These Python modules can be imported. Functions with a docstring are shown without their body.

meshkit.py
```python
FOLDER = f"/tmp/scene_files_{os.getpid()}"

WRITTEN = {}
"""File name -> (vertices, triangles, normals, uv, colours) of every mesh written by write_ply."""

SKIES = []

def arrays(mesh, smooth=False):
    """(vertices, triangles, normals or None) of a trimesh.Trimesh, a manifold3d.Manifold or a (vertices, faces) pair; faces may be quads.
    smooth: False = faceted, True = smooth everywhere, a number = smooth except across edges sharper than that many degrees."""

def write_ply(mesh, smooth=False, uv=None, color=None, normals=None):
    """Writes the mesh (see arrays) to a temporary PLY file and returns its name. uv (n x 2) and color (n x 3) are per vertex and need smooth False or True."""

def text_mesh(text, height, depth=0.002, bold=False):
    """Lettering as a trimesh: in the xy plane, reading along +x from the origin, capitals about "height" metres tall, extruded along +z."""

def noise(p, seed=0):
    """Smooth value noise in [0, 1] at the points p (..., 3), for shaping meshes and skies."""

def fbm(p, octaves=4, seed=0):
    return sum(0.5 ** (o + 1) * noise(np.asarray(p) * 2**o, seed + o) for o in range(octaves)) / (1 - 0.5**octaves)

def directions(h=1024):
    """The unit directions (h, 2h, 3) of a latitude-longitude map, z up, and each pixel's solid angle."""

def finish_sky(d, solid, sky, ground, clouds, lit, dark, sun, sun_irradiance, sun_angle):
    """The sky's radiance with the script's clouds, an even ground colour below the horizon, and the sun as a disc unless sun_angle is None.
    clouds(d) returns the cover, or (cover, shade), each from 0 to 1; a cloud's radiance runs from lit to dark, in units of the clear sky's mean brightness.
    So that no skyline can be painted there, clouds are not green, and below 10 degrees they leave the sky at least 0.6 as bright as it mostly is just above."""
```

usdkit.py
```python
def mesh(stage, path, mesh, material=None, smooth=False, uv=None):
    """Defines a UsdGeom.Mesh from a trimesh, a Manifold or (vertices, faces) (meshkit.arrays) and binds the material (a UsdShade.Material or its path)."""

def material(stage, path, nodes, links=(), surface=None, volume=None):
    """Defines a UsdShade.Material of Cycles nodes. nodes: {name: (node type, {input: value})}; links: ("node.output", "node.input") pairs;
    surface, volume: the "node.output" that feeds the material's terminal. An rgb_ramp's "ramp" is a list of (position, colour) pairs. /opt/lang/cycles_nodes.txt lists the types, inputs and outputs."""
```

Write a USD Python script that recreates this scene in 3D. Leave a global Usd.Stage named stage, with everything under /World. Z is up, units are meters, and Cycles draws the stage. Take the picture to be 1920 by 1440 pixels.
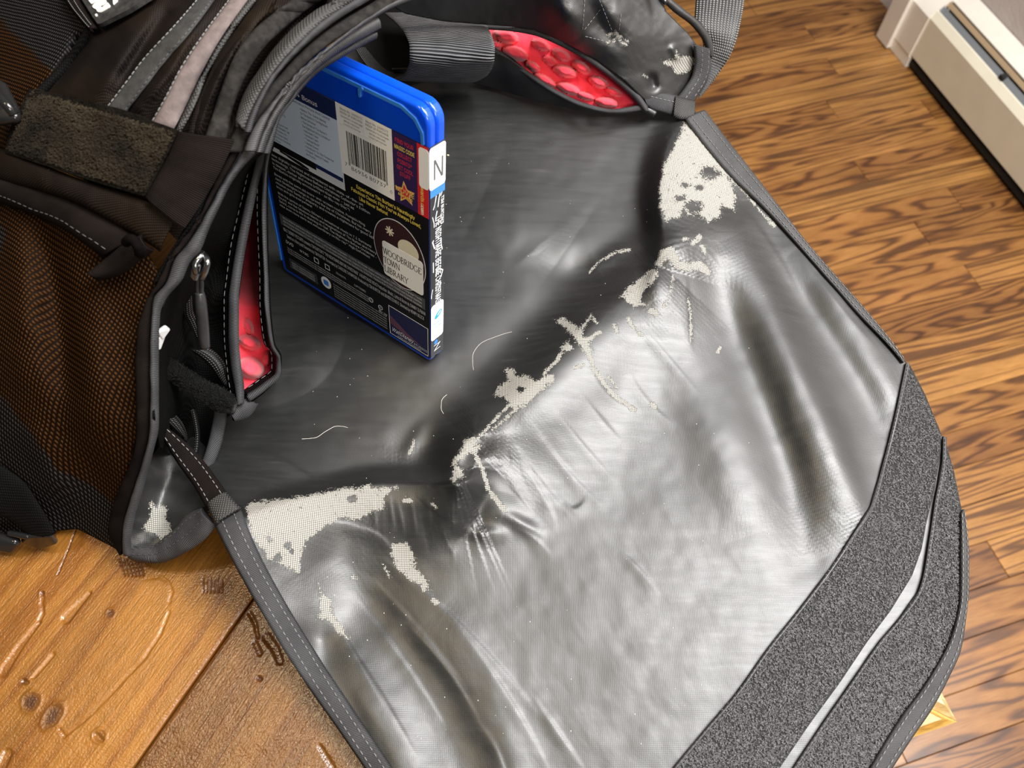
import math, random
import numpy as np
import trimesh, shapely, meshkit, usdkit
from shapely.geometry import Polygon, LineString, Point, box as sbox
from scipy.spatial import Delaunay, cKDTree
from scipy.interpolate import RBFInterpolator, PchipInterpolator
from pxr import Usd, UsdGeom, UsdLux, UsdShade, Gf, Sdf, Vt

rng = np.random.default_rng(7)
random.seed(7)
stage = Usd.Stage.CreateInMemory()
UsdGeom.SetStageUpAxis(stage, UsdGeom.Tokens.z)
UsdGeom.SetStageMetersPerUnit(stage, 1.0)
UsdGeom.Xform.Define(stage, '/World')
UsdGeom.Scope.Define(stage, '/World/Looks')

# ------------------------------------------------------------------ camera, light, exposure
CAM_H, TABLE = 1.136, 0.700           # camera height, table top height above the floor
HC = CAM_H - TABLE
FPX, PITCH = 1440.0, math.radians(61.2)
cam = UsdGeom.Camera.Define(stage, '/World/camera')
cam.AddTranslateOp().Set((0, 0, CAM_H))
cam.AddRotateXOp().Set(90 - 61.2)
cam.CreateHorizontalApertureAttr(36.0)
cam.CreateFocalLengthAttr(36.0 * FPX / 1920)
cam.CreateFStopAttr(11.0)
cam.CreateFocusDistanceAttr(0.47)
cam.CreateClippingRangeAttr((0.02, 100.0))
cam.CreateExposureAttr(0.0)


def rect_light(name, pos, target, w, h, power, color):
    l = UsdLux.RectLight.Define(stage, '/World/' + name)
    p, t = np.array(pos, float), np.array(target, float)
    z = (p - t) / np.linalg.norm(p - t)
    x = np.cross([0, 1.0, 0.05], z); x /= np.linalg.norm(x)
    y = np.cross(z, x)
    m = Gf.Matrix4d(*x, 0, *y, 0, *z, 0, *p, 1)
    l.AddTransformOp().Set(m)
    l.CreateWidthAttr(w); l.CreateHeightAttr(h)
    l.CreateIntensityAttr(power); l.CreateColorAttr(Gf.Vec3f(*color))
    l.CreateNormalizeAttr(False)


rect_light('ceiling_lamp', (0.84, 0.32, 2.08), (0.28, 0.28, 0.7), 1.0, 0.85, 30.0, (1.0, 0.985, 0.965))
rect_light('room_lamp', (0.62, -0.92, 1.68), (0.2, 0.4, 0.5), 0.4, 0.4, 24.0, (1.0, 0.94, 0.84))
rect_light('second_ceiling_lamp', (-0.50, 0.14, 2.2), (-0.3, 0.15, 0.7), 0.18, 0.18, 65.0, (1.0, 0.78, 0.48))
dome = UsdLux.DomeLight.Define(stage, '/World/room_glow')
dome.CreateIntensityAttr(0.03)
dome.CreateColorAttr(Gf.Vec3f(1.0, 0.93, 0.84))

# ------------------------------------------------------------------ projection helper: pixel + height above the table -> point
CP, SP = math.cos(PITCH), math.sin(PITCH)


def ray(u, v):
    du, dv = np.asarray(u, float) - 960, np.asarray(v, float) - 720
    return np.stack([du, FPX * CP - dv * SP, -FPX * SP - dv * CP], -1)


def P(u, v, z):
    r = ray(u, v)
    s = (HC - np.asarray(z, float)) / -r[..., 2]
    p = r * s[..., None]
    p[..., 2] += CAM_H
    return p


def pix(p):
    """pixel of a world point (for working out what lies over what)"""
    q = np.asarray(p, float) - [0, 0, CAM_H]
    f = q[..., 1] * CP - q[..., 2] * SP
    up = q[..., 1] * SP + q[..., 2] * CP
    return np.stack([960 + FPX * q[..., 0] / f, 720 - FPX * up / f], -1)


# ------------------------------------------------------------------ naming, prims
used = {}


def numbered(path):
    n = used.get(path, 0); used[path] = n + 1
    return path if n == 0 else f'{path}_{n:03d}'


def tag(prim, label=None, cat=None, group=None, kind=None):
    for k, v in (('label', label), ('category', cat), ('group', group), ('kind', kind)):
        if v: prim.SetCustomDataByKey(k, v)
    return prim


def thing(name, label, cat, group=None):
    x = UsdGeom.Xform.Define(stage, numbered('/World/' + name))
    return tag(x.GetPrim(), label, cat, group)


def obj(name, mesh, mat, parent=None, smooth=False, uv=None, label=None, kind=None, prim=None):
    path = numbered((str(parent.GetPath()) if parent else '/World') + '/' + name)
    m = usdkit.mesh(stage, path, mesh, mat, smooth=smooth, uv=uv)
    if prim:
        for k, a in prim.items():
            UsdGeom.PrimvarsAPI(m).CreatePrimvar(k, Sdf.ValueTypeNames.FloatArray, 'vertex').Set(Vt.FloatArray.FromNumpy(np.asarray(a, np.float32)))
    return tag(m.GetPrim(), label, kind=kind)


# ------------------------------------------------------------------ materials
def mat(name, nodes, links, surface='p.BSDF'):
    return usdkit.material(stage, '/World/Looks/' + name, nodes, links, surface=surface)


def plain(name, col, rough=0.5, **kw):
    return mat(name, {'p': ('principled_bsdf', {'base_color': col, 'roughness': rough, **kw})}, [])


def noisy(name, c1, c2, scale, rough=0.6, bump=0.0, bscale=None, dist=0.0005, **kw):
    n = {'t': ('texture_coordinate', {}), 'n': ('noise_texture', {'scale': scale, 'detail': 5}), 'r': ('rgb_ramp', {'ramp': [(0.3, c1), (0.7, c2)]}),
         'p': ('principled_bsdf', {'roughness': rough, **kw}), 'b': ('bump', {'strength': bump, 'distance': dist}), 'n2': ('noise_texture', {'scale': bscale or scale, 'detail': 4})}
    return mat(name, n, [('t.object', 'n.vector'), ('t.object', 'n2.vector'), ('n.fac', 'r.fac'), ('r.color', 'p.base_color'), ('n2.fac', 'b.height'), ('b.normal', 'p.normal')])


def weave(name, c1, c2, period, rough=0.6, bump=0.6, uv=False, rot=0.0, ribs=False, tint=None, sheen=0.0, spec=0.5, dist=None):
    """woven cloth: c1 in the gaps, c2 on the threads; ribs=True gives cross ribs of a grosgrain tape along st.u"""
    s = 2 * math.pi / (20 * period)
    n = {'t': ('attribute', {'attribute': 'st'}) if uv else ('texture_coordinate', {}),
         'm': ('mapping', {'mapping_type': 'point', 'rotation': (0, 0, rot)}),
         'w1': ('wave_texture', {'wave_type': 'bands', 'bands_direction': 'x', 'profile': 'sine', 'scale': s, 'distortion': 0.4, 'detail': 1, 'detail_scale': 0.5}),
         'w2': ('wave_texture', {'wave_type': 'bands', 'bands_direction': 'y', 'profile': 'sine', 'scale': s, 'distortion': 0.4, 'detail': 1, 'detail_scale': 0.5}),
         'x': ('math', {'math_type': 'multiply'}),
         'r': ('rgb_ramp', {'ramp': [(0.05, c1), (0.75, c2)]}),
         'big': ('noise_texture', {'scale': 60, 'detail': 4}),
         'br': ('rgb_ramp', {'ramp': [(0.3, (0.7, 0.7, 0.7)), (0.7, (1.15, 1.15, 1.15))]}),
         'mx': ('mix', {'mix_type': 'multiply', 'fac': 1.0}),
         'b': ('bump', {'strength': bump, 'distance': dist or period * 0.35}),
         'p': ('principled_bsdf', {'roughness': rough, 'sheen_weight': sheen, 'sheen_roughness': 0.4, 'specular_ior_level': spec})}
    src = 't.vector' if uv else 't.object'
    l = [(src, 'm.vector'), (src, 'big.vector'), ('m.vector', 'w1.vector'), ('m.vector', 'w2.vector'), ('big.fac', 'br.fac')]
    if ribs:
        h = 'w1.fac'
    else:
        l += [('w1.fac', 'x.value1'), ('w2.fac', 'x.value2')]
        h = 'x.value'
    l += [(h, 'r.fac'), (h, 'b.height'), ('r.color', 'mx.color1'), ('br.color', 'mx.color2'), ('mx.color', 'p.base_color'), ('b.normal', 'p.normal')]
    return mat(name, n, l)


M = {}
M['vinyl'] = mat('coated_lining', {
    't': ('texture_coordinate', {}),
    'wear': ('attribute', {'attribute': 'wear'}),
    'ng': ('noise_texture', {'scale': 230, 'detail': 7, 'roughness': 0.7}),
    'ng2': ('noise_texture', {'scale': 900, 'detail': 4, 'roughness': 0.7}), 'nm': ('mix_float', {'fac': 0.5}),
    'half': ('math', {'math_type': 'subtract', 'value2': 0.5}),
    'amp': ('math', {'math_type': 'multiply', 'value2': 5.2}),
    'sum': ('math', {'math_type': 'add'}),
    'mask': ('map_range', {'from_min': -0.02, 'from_max': 0.06, 'to_min': 0, 'to_max': 1, 'clamp': True}),
    # scuffed dark coating
    'sc': ('mapping', {'mapping_type': 'point', 'rotation': (0, 0, 0.6), 'scale': (1, 7, 1)}),
    'sn': ('noise_texture', {'scale': 28, 'detail': 8, 'roughness': 0.7}),
    'scol': ('rgb_ramp', {'ramp': [(0.35, (0.0075, 0.0078, 0.0078)), (0.62, (0.0105, 0.0108, 0.0106)), (0.80, (0.030, 0.030, 0.029))]}),
    'srough': ('rgb_ramp', {'ramp': [(0.3, (0.43, 0.43, 0.43)), (0.75, (0.52, 0.52, 0.52))]}),
    # bare scrim
    'w1': ('wave_texture', {'wave_type': 'bands', 'bands_direction': 'x', 'profile': 'sine', 'scale': 330, 'distortion': 1.2, 'detail': 2, 'detail_scale': 0.6}),
    'w2': ('wave_texture', {'wave_type': 'bands', 'bands_direction': 'y', 'profile': 'sine', 'scale': 330, 'distortion': 1.2, 'detail': 2, 'detail_scale': 0.6}),
    'wx': ('math', {'math_type': 'multiply'}),
    'ccol': ('rgb_ramp', {'ramp': [(0.0, (0.12, 0.115, 0.10)), (0.25, (0.30, 0.29, 0.265)), (0.9, (0.50, 0.485, 0.445))]}),
    'base': ('mix_color', {}),
    'rg': ('mix_float', {'b': 0.95}),
    'sp': ('mix_float', {'a': 0.95, 'b': 0.10}),
    # relief: faint scrim printing through, coating edge standing proud
    'fw': ('noise_texture', {'scale': 900, 'detail': 2}),
    'hm': ('math', {'math_type': 'multiply', 'value2': 0.13}),
    'h1': ('math', {'math_type': 'multiply_add', 'value2': 0.10}),
    'h2': ('math', {'math_type': 'multiply_add', 'value2': -0.75}),
    'b': ('bump', {'strength': 0.55, 'distance': 0.0004}),
    'p': ('principled_bsdf', {'ior': 1.5}),
}, [('t.object', 'ng.vector'), ('t.object', 'ng2.vector'), ('ng.fac', 'nm.a'), ('ng2.fac', 'nm.b'), ('nm.result', 'half.value1'), ('half.value', 'amp.value1'), ('wear.fac', 'sum.value1'), ('amp.value', 'sum.value2'), ('sum.value', 'mask.value'),
    ('t.object', 'sc.vector'), ('sc.vector', 'sn.vector'), ('sn.fac', 'scol.fac'), ('sn.fac', 'srough.fac'),
    ('t.object', 'w1.vector'), ('t.object', 'w2.vector'), ('w1.fac', 'wx.value1'), ('w2.fac', 'wx.value2'), ('wx.value', 'ccol.fac'),
    ('mask.result', 'base.fac'), ('scol.color', 'base.a'), ('ccol.color', 'base.b'), ('base.result', 'p.base_color'),
    ('mask.result', 'rg.fac'), ('srough.color', 'rg.a'), ('rg.result', 'p.roughness'), ('mask.result', 'sp.fac'), ('sp.result', 'p.specular_ior_level'),
    ('t.object', 'fw.vector'), ('wx.value', 'hm.value1'), ('fw.fac', 'h1.value1'), ('hm.value', 'h1.value3'), ('mask.result', 'h2.value1'), ('h1.value', 'h2.value3'), ('h2.value', 'b.height'), ('b.normal', 'p.normal')])
M['vinyl_plain'] = noisy('plain_grey_coating', (0.03, 0.03, 0.031), (0.055, 0.055, 0.055), 60, 0.42, 0.15, 900, 0.0003)
M['vinyl_dark'] = noisy('matt_black_coating', (0.010, 0.010, 0.010), (0.020, 0.020, 0.020), 40, 0.5, 0.15, 900, 0.0003)
M['tape'] = weave('grosgrain_tape', (0.016, 0.016, 0.0175), (0.062, 0.062, 0.066), 0.00085, 0.62, 0.7, uv=True, ribs=True, spec=0.25)
M['tape_light'] = weave('worn_grosgrain_tape', (0.016, 0.016, 0.0165), (0.070, 0.070, 0.072), 0.00085, 0.55, 0.7, uv=True, ribs=True)
M['tape_dark'] = weave('dark_grosgrain_tape', (0.004, 0.003, 0.0028), (0.015, 0.0115, 0.0105), 0.00085, 0.95, 0.6, uv=True, ribs=True, spec=0.02)
M['webbing'] = weave('nylon_webbing', (0.003, 0.003, 0.003), (0.20, 0.20, 0.20), 0.0019, 0.42, 0.9, uv=True)
M['webbing_rib'] = weave('elastic_webbing', (0.003, 0.003, 0.004), (0.12, 0.12, 0.125), 0.0027, 0.45, 1.0, uv=True, ribs=True)
M['black_cloth'] = weave('black_lining_cloth', (0.001, 0.001, 0.001), (0.006, 0.006, 0.006), 0.0011, 0.8, 0.5, spec=0.08)
M['mesh_cloth'] = weave('black_mesh_cloth', (0.002, 0.002, 0.002), (0.045, 0.045, 0.045), 0.0014, 0.45, 1.0, uv=True)
M['twill'] = weave('grey_twill_tape', (0.010, 0.0095, 0.009), (0.060, 0.056, 0.054), 0.0012, 0.6, 0.8, uv=True, rot=0.7)
M['plush'] = noisy('grey_brushed_cloth', (0.010, 0.009, 0.0085), (0.026, 0.0235, 0.0215), 300, 0.85, 0.5, 900, 0.0004, specular_ior_level=0.1)
M['pink_tape'] = noisy('faded_pink_grey_tape', (0.085, 0.066, 0.063), (0.135, 0.105, 0.10), 260, 0.85, 0.5, 900, 0.0004)
M['grey_tape'] = noisy('charcoal_felt_tape', (0.016, 0.016, 0.0155), (0.036, 0.0355, 0.034), 260, 0.85, 0.5, 900, 0.0004)
M['fuzz_base'] = noisy('pile_backing', (0.004, 0.004, 0.004), (0.012, 0.012, 0.012), 500, 0.8, 0.9, 900, 0.0008)
M['dirty_pile'] = noisy('worn_pile_backing', (0.002, 0.0015, 0.001), (0.008, 0.006, 0.004), 420, 0.95, 1.0, 800, 0.0010, specular_ior_level=0.1)
M['fuzz'] = noisy('loop_fibre', (0.012, 0.012, 0.0125), (0.26, 0.26, 0.27), 1500, 0.45, specular_ior_level=0.3)
M['fuzz_black'] = plain('black_fibre', (0.006, 0.006, 0.006), 0.7, specular_ior_level=0.2)
M['fuzz_brown'] = noisy('dusty_fibre', (0.006, 0.0045, 0.003), (0.040, 0.030, 0.018), 45, 0.6, specular_ior_level=0.15)
M['thread'] = plain('grey_thread', (0.15, 0.15, 0.15), 0.6)
M['thread_dark'] = plain('dark_thread', (0.05, 0.05, 0.052), 0.6)
M['foam'] = noisy('red_foam', (0.78, 0.030, 0.060), (0.88, 0.055, 0.09), 90, 0.9, 0.35, 1500, 0.0003, sheen_weight=0.3)
M['gloss_black'] = plain('black_buckle_plastic', (0.012, 0.012, 0.012), 0.16)
M['rubber'] = noisy('rubber_cord', (0.016, 0.016, 0.016), (0.03, 0.03, 0.03), 120, 0.38, 0.3, 500)
M['metal'] = plain('gunmetal', (0.32, 0.33, 0.34), 0.24, metallic=1.0)
M['bright_metal'] = plain('bright_nickel', (0.85, 0.86, 0.86), 0.3, metallic=0.6)
M['dark_metal'] = plain('dark_bronze', (0.10, 0.075, 0.055), 0.3, metallic=0.7)
M['patch_black'] = noisy('black_woven_label', (0.012, 0.012, 0.012), (0.04, 0.04, 0.038), 300, 0.5, 0.4, 700)
M['ink_white'] = plain('white_print', (0.82, 0.81, 0.76), 0.6)


def camo_mat():
    s = 2 * math.pi / (20 * 0.00175)
    n = {'t': ('texture_coordinate', {}), 'mp': ('mapping', {'mapping_type': 'point', 'rotation': (0, 0, 0.62)}),
         'w1': ('wave_texture', {'wave_type': 'bands', 'bands_direction': 'x', 'profile': 'sine', 'scale': s, 'distortion': 0.6, 'detail': 1, 'detail_scale': 0.3}),
         'w2': ('wave_texture', {'wave_type': 'bands', 'bands_direction': 'y', 'profile': 'sine', 'scale': s, 'distortion': 0.6, 'detail': 1, 'detail_scale': 0.3}),
         'x': ('math', {'math_type': 'multiply'}),
         'g': ('attribute', {'attribute': 'print_tone'}),
         'br': ('rgb_ramp', {'ramp': [(0.05, (0.004, 0.0016, 0.0005)), (0.7, (0.052, 0.021, 0.006))]}),
         'bk': ('rgb_ramp', {'ramp': [(0.05, (0.002, 0.002, 0.0022)), (0.7, (0.040, 0.037, 0.037))]}),
         'mx': ('mix_color', {}),
         'b': ('bump', {'strength': 0.9, 'distance': 0.0007}),
         'p': ('principled_bsdf', {'roughness': 0.6, 'specular_ior_level': 0.05})}
    return mat('printed_ballistic_nylon', n, [('t.object', 'mp.vector'), ('mp.vector', 'w1.vector'), ('mp.vector', 'w2.vector'), ('w1.fac', 'x.value1'), ('w2.fac', 'x.value2'),
               ('x.value', 'br.fac'), ('x.value', 'bk.fac'), ('g.fac', 'mx.fac'), ('br.color', 'mx.a'), ('bk.color', 'mx.b'), ('mx.result', 'p.base_color'), ('x.value', 'b.height'), ('b.normal', 'p.normal')])


M['camo'] = camo_mat()


def ripstop_mat():
    s = 2 * math.pi / (20 * 0.0009)
    n = {'t': ('texture_coordinate', {}),
         'w1': ('wave_texture', {'wave_type': 'bands', 'bands_direction': 'x', 'profile': 'sine', 'scale': s, 'distortion': 0.5, 'detail': 1}),
         'w2': ('wave_texture', {'wave_type': 'bands', 'bands_direction': 'y', 'profile': 'sine', 'scale': s, 'distortion': 0.5, 'detail': 1}),
         'x': ('math', {'math_type': 'multiply'}),
         'n': ('noise_texture', {'scale': 22, 'detail': 3}),
         'c1': ('rgb_ramp', {'ramp': [(0.35, (0.0042, 0.003, 0.0027)), (0.5, (0.007, 0.0049, 0.0042)), (0.62, (0.009, 0.0058, 0.0035))]}),
         'c2': ('rgb_ramp', {'ramp': [(0.0, (0.55, 0.55, 0.55)), (0.9, (2.6, 2.6, 2.6))]}),
         'mx': ('mix', {'mix_type': 'multiply', 'fac': 1.0}),
         'b': ('bump', {'strength': 0.5, 'distance': 0.0003}),
         'p': ('principled_bsdf', {'roughness': 0.6, 'specular_ior_level': 0.07})}
    return mat('brown_black_nylon', n, [('t.object', 'w1.vector'), ('t.object', 'w2.vector'), ('w1.fac', 'x.value1'), ('w2.fac', 'x.value2'), ('t.object', 'n.vector'), ('n.fac', 'c1.fac'), ('x.value', 'c2.fac'),
               ('c1.color', 'mx.color1'), ('c2.color', 'mx.color2'), ('mx.color', 'p.base_color'), ('x.value', 'b.height'), ('b.normal', 'p.normal')])


M['ripstop'] = ripstop_mat()


def wood(name, cols, loc, along, period, distort, rough, coat=0.0, bump=0.25, dist=0.0004, knots=False, fine=0.35, dscale=0.6, peel=420):
    """grain runs along local x; cols = ramp from early to late wood"""
    n = {'t': ('texture_coordinate', {}),
         'm': ('mapping', {'mapping_type': 'point', 'location': loc, 'scale': (along, 1, 1)}),
         'wn': ('noise_texture', {'scale': dscale, 'detail': 2.5, 'roughness': 0.5, 'distortion': 0.25}),
         'wm': ('math', {'math_type': 'multiply', 'value2': distort * 6.283}),
         'ws': ('math', {'math_type': 'sine'}),
         'w': ('map_range', {'from_min': -1, 'from_max': 1, 'to_min': 0, 'to_max': 1}),
         'm2': ('mapping', {'mapping_type': 'point', 'location': loc, 'scale': (0.05, 1, 1)}),
         'f': ('noise_texture', {'scale': 700, 'detail': 4, 'roughness': 0.6}),
         'm3': ('mapping', {'mapping_type': 'point', 'location': loc, 'scale': (0.35, 1, 1)}),
         'bg': ('noise_texture', {'scale': 14, 'detail': 3}),
         'r': ('rgb_ramp', {'ramp': cols}),
         'fr': ('rgb_ramp', {'ramp': [(0.35, (1 - fine, 1 - fine, 1 - fine)), (0.6, (1, 1, 1))]}),
         'bgr': ('rgb_ramp', {'ramp': [(0.3, (0.72, 0.68, 0.64)), (0.7, (1.12, 1.1, 1.08))]}),
         'x1': ('mix', {'mix_type': 'multiply', 'fac': 1.0}), 'x2': ('mix', {'mix_type': 'multiply', 'fac': 1.0}),
         'oz': ('noise_texture', {'scale': peel, 'detail': 2}),
         'ad': ('math', {'math_type': 'add'}),
         'b': ('bump', {'strength': bump, 'distance': dist}),
         'p': ('principled_bsdf', {'roughness': rough, 'coat_weight': coat, 'coat_roughness': 0.22})}
    l = [('t.object', 'm.vector'), ('m.vector', 'wn.vector'), ('wn.fac', 'wm.value1'), ('wm.value', 'ws.value1'), ('ws.value', 'w.value'), ('t.object', 'm2.vector'), ('m2.vector', 'f.vector'), ('t.object', 'm3.vector'), ('m3.vector', 'bg.vector'), ('t.object', 'oz.vector'),
         ('w.result', 'r.fac'), ('f.fac', 'fr.fac'), ('bg.fac', 'bgr.fac'), ('r.color', 'x1.color1'), ('fr.color', 'x1.color2'), ('x1.color', 'x2.color1'), ('bgr.color', 'x2.color2'),
         ('f.fac', 'ad.value1'), ('oz.fac', 'ad.value2'), ('ad.value', 'b.height'), ('b.normal', 'p.normal'), ('b.normal', 'p.coat_normal')]
    if knots:
        n['k'] = ('attribute', {'attribute': 'knot'})
        n['kx'] = ('mix_color', {'b': (0.05, 0.016, 0.006)})
        l += [('k.fac', 'kx.fac'), ('x2.color', 'kx.a'), ('kx.result', 'p.base_color')]
    else:
        l += [('x2.color', 'p.base_color')]
    return mat(name, n, l)


# ------------------------------------------------------------------ mesh helpers
def curve(pts, n):
    p = np.asarray(pts, float)
    d = np.r_[0, np.cumsum(np.linalg.norm(np.diff(p[:, :2], axis=0), axis=1))]
    d /= d[-1]
    t = np.linspace(0, 1, n)
    if len(p) == 2:
        return p[0] + t[:, None] * (p[1] - p[0])
    return np.stack([PchipInterpolator(d, p[:, k])(t) for k in range(p.shape[1])], 1)


def vnormals(v, f):
    n = np.zeros_like(v)
    fn = np.cross(v[f[:, 1]] - v[f[:, 0]], v[f[:, 2]] - v[f[:, 0]])
    for k in range(3): np.add.at(n, f[:, k], fn)
    return n / np.maximum(np.linalg.norm(n, axis=1, keepdims=True), 1e-12)


def solid(v, f, th):
    """a sheet given thickness th on its back side; vertices 0..n-1 stay the front sheet"""
    n = vnormals(v, f)
    k = len(v)
    e = np.sort(np.vstack([f[:, [0, 1]], f[:, [1, 2]], f[:, [2, 0]]]), axis=1)
    raw = np.vstack([f[:, [0, 1]], f[:, [1, 2]], f[:, [2, 0]]])
    _, inv, cnt = np.unique(e, axis=0, return_inverse=True, return_counts=True)
    bd = raw[cnt[inv] == 1]
    walls = np.vstack([np.stack([bd[:, 1], bd[:, 0], bd[:, 0] + k], 1), np.stack([bd[:, 1], bd[:, 0] + k, bd[:, 1] + k], 1)])
    return np.vstack([v, v - n * th]), np.vstack([f, f[:, ::-1] + k, walls])


def inside(poly, u, v):
    return shapely.contains_xy(poly, u, v)


def hf_grid(poly_px, step):
    """triangulation in the pixel plane of a traced outline: (uv points, triangles)"""
    poly = Polygon(poly_px).buffer(0)
    if poly.geom_type != 'Polygon': poly = max(poly.geoms, key=lambda g: g.area)
    ring = poly.exterior
    m = max(12, int(ring.length / step))
    b = np.array([ring.interpolate(t, normalized=True).coords[0] for t in np.linspace(0, 1, m, endpoint=False)])
    x0, y0, x1, y1 = poly.bounds
    gu, gv = np.meshgrid(np.arange(x0, x1, step), np.arange(y0, y1, step))
    gu, gv = gu.ravel(), gv.ravel()
    k = inside(poly.buffer(-0.55 * step), gu, gv)
    pts = np.vstack([b, np.stack([gu[k], gv[k]], 1)])
    tri = Delaunay(pts).simplices
    c = pts[tri].mean(1)
    tri = tri[inside(poly.buffer(0.02 * step), c[:, 0], c[:, 1])]
    a, b2, c2 = pts[tri[:, 0]], pts[tri[:, 1]], pts[tri[:, 2]]
    ar = (b2[:, 0] - a[:, 0]) * (c2[:, 1] - a[:, 1]) - (b2[:, 1] - a[:, 1]) * (c2[:, 0] - a[:, 0])
    tri = tri[np.abs(ar) > 1e-3]; ar = ar[np.abs(ar) > 1e-3]
    tri[ar > 0] = tri[ar > 0][:, ::-1]            # counter-clockwise seen from above
    return pts, tri


def sheet(name, poly_px, zf, material, parent, step=5, th=0.0015, prim=None, label=None, relief=None):
    pts, tri = hf_grid(poly_px, step)
    v = P(pts[:, 0], pts[:, 1], zf(pts[:, 0], pts[:, 1]))
    if relief is not None:
        n = vnormals(v, tri); v = v + n * relief(pts[:, 0], pts[:, 1], v)[:, None]
    vv, ff = solid(v, tri, th)
    pv = {k: np.r_[f(pts[:, 0], pts[:, 1]), f(pts[:, 0], pts[:, 1])] for k, f in (prim or {}).items()}
    return obj(name, (vv, ff), material, parent, smooth=True if prim else 50, prim=pv, label=label)


def lift(A, zf, off):
    A = np.asarray(A, float)
    if A.shape[1] == 2:
        return np.c_[A, zf(A[:, 0], A[:, 1]) + off]
    return A


def loft_points(A, B, n, K, bulge, zf=None, off=0.0, wave=0.0, seed=0):
    """points between two traced edges (pixel, pixel, height); bulge lifts the middle along the normal"""
    a, b = curve(A, n), curve(B, n)
    if zf is not None: a, b = lift(a[:, :2], zf, off), lift(b[:, :2], zf, off)
    pa, pb = P(a[:, 0], a[:, 1], a[:, 2]), P(b[:, 0], b[:, 1], b[:, 2])
    t = np.linspace(0, 1, K)
    g = pa[:, None] * (1 - t)[None, :, None] + pb[:, None] * t[None, :, None]
    du = np.gradient(g, axis=0); dv = np.gradient(g, axis=1)
    nn = np.cross(du, dv); nn /= np.maximum(np.linalg.norm(nn, axis=2, keepdims=True), 1e-12)
    cam_dir = np.array([0, 0, CAM_H]) - g
    sg = np.sign((nn * cam_dir).sum(2).mean())
    nn *= sg
    prof = bulge * np.sqrt(np.clip(1 - (2 * t - 1) ** 2, 0, 1))
    g = g + nn * prof[None, :, None]
    if wave:
        g = g + nn * (wave * (meshkit.noise(g * 110, seed) - 0.5))[..., None]
    return g, sg


def loft(name, A, B, material, parent, n=60, K=7, bulge=0.0008, th=0.0012, zf=None, off=0.0015, wave=0.0, label=None, seed=0, kind=None):
    g, sg = loft_points(A, B, n, K, bulge, zf, off, wave, seed)
    i, j = np.meshgrid(np.arange(n - 1), np.arange(K - 1), indexing='ij')
    q = np.stack([i * K + j, (i + 1) * K + j, (i + 1) * K + j + 1, i * K + j + 1], -1).reshape(-1, 4)
    f = np.vstack([q[:, [0, 1, 2]], q[:, [0, 2, 3]]])
    v = g.reshape(-1, 3)
    nrm = vnormals(v, f)
    if (nrm * (np.array([0, 0, CAM_H]) - v)).sum() < 0: f = f[:, ::-1]
    vv, ff = solid(v, f, th)
    mid = g[:, K // 2]
    s = np.r_[0, np.cumsum(np.linalg.norm(np.diff(mid, axis=0), axis=1))]
    w = np.linalg.norm(g[:, -1] - g[:, 0], axis=1).mean()
    uv = np.stack([np.repeat(s, K), np.tile(np.linspace(0, w, K), n)], 1)
    return obj(name, (vv, ff), material, parent, smooth=True, uv=np.vstack([uv, uv]), label=label, kind=kind), g


CAPS = trimesh.creation.icosphere(1, 1.0)


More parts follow.
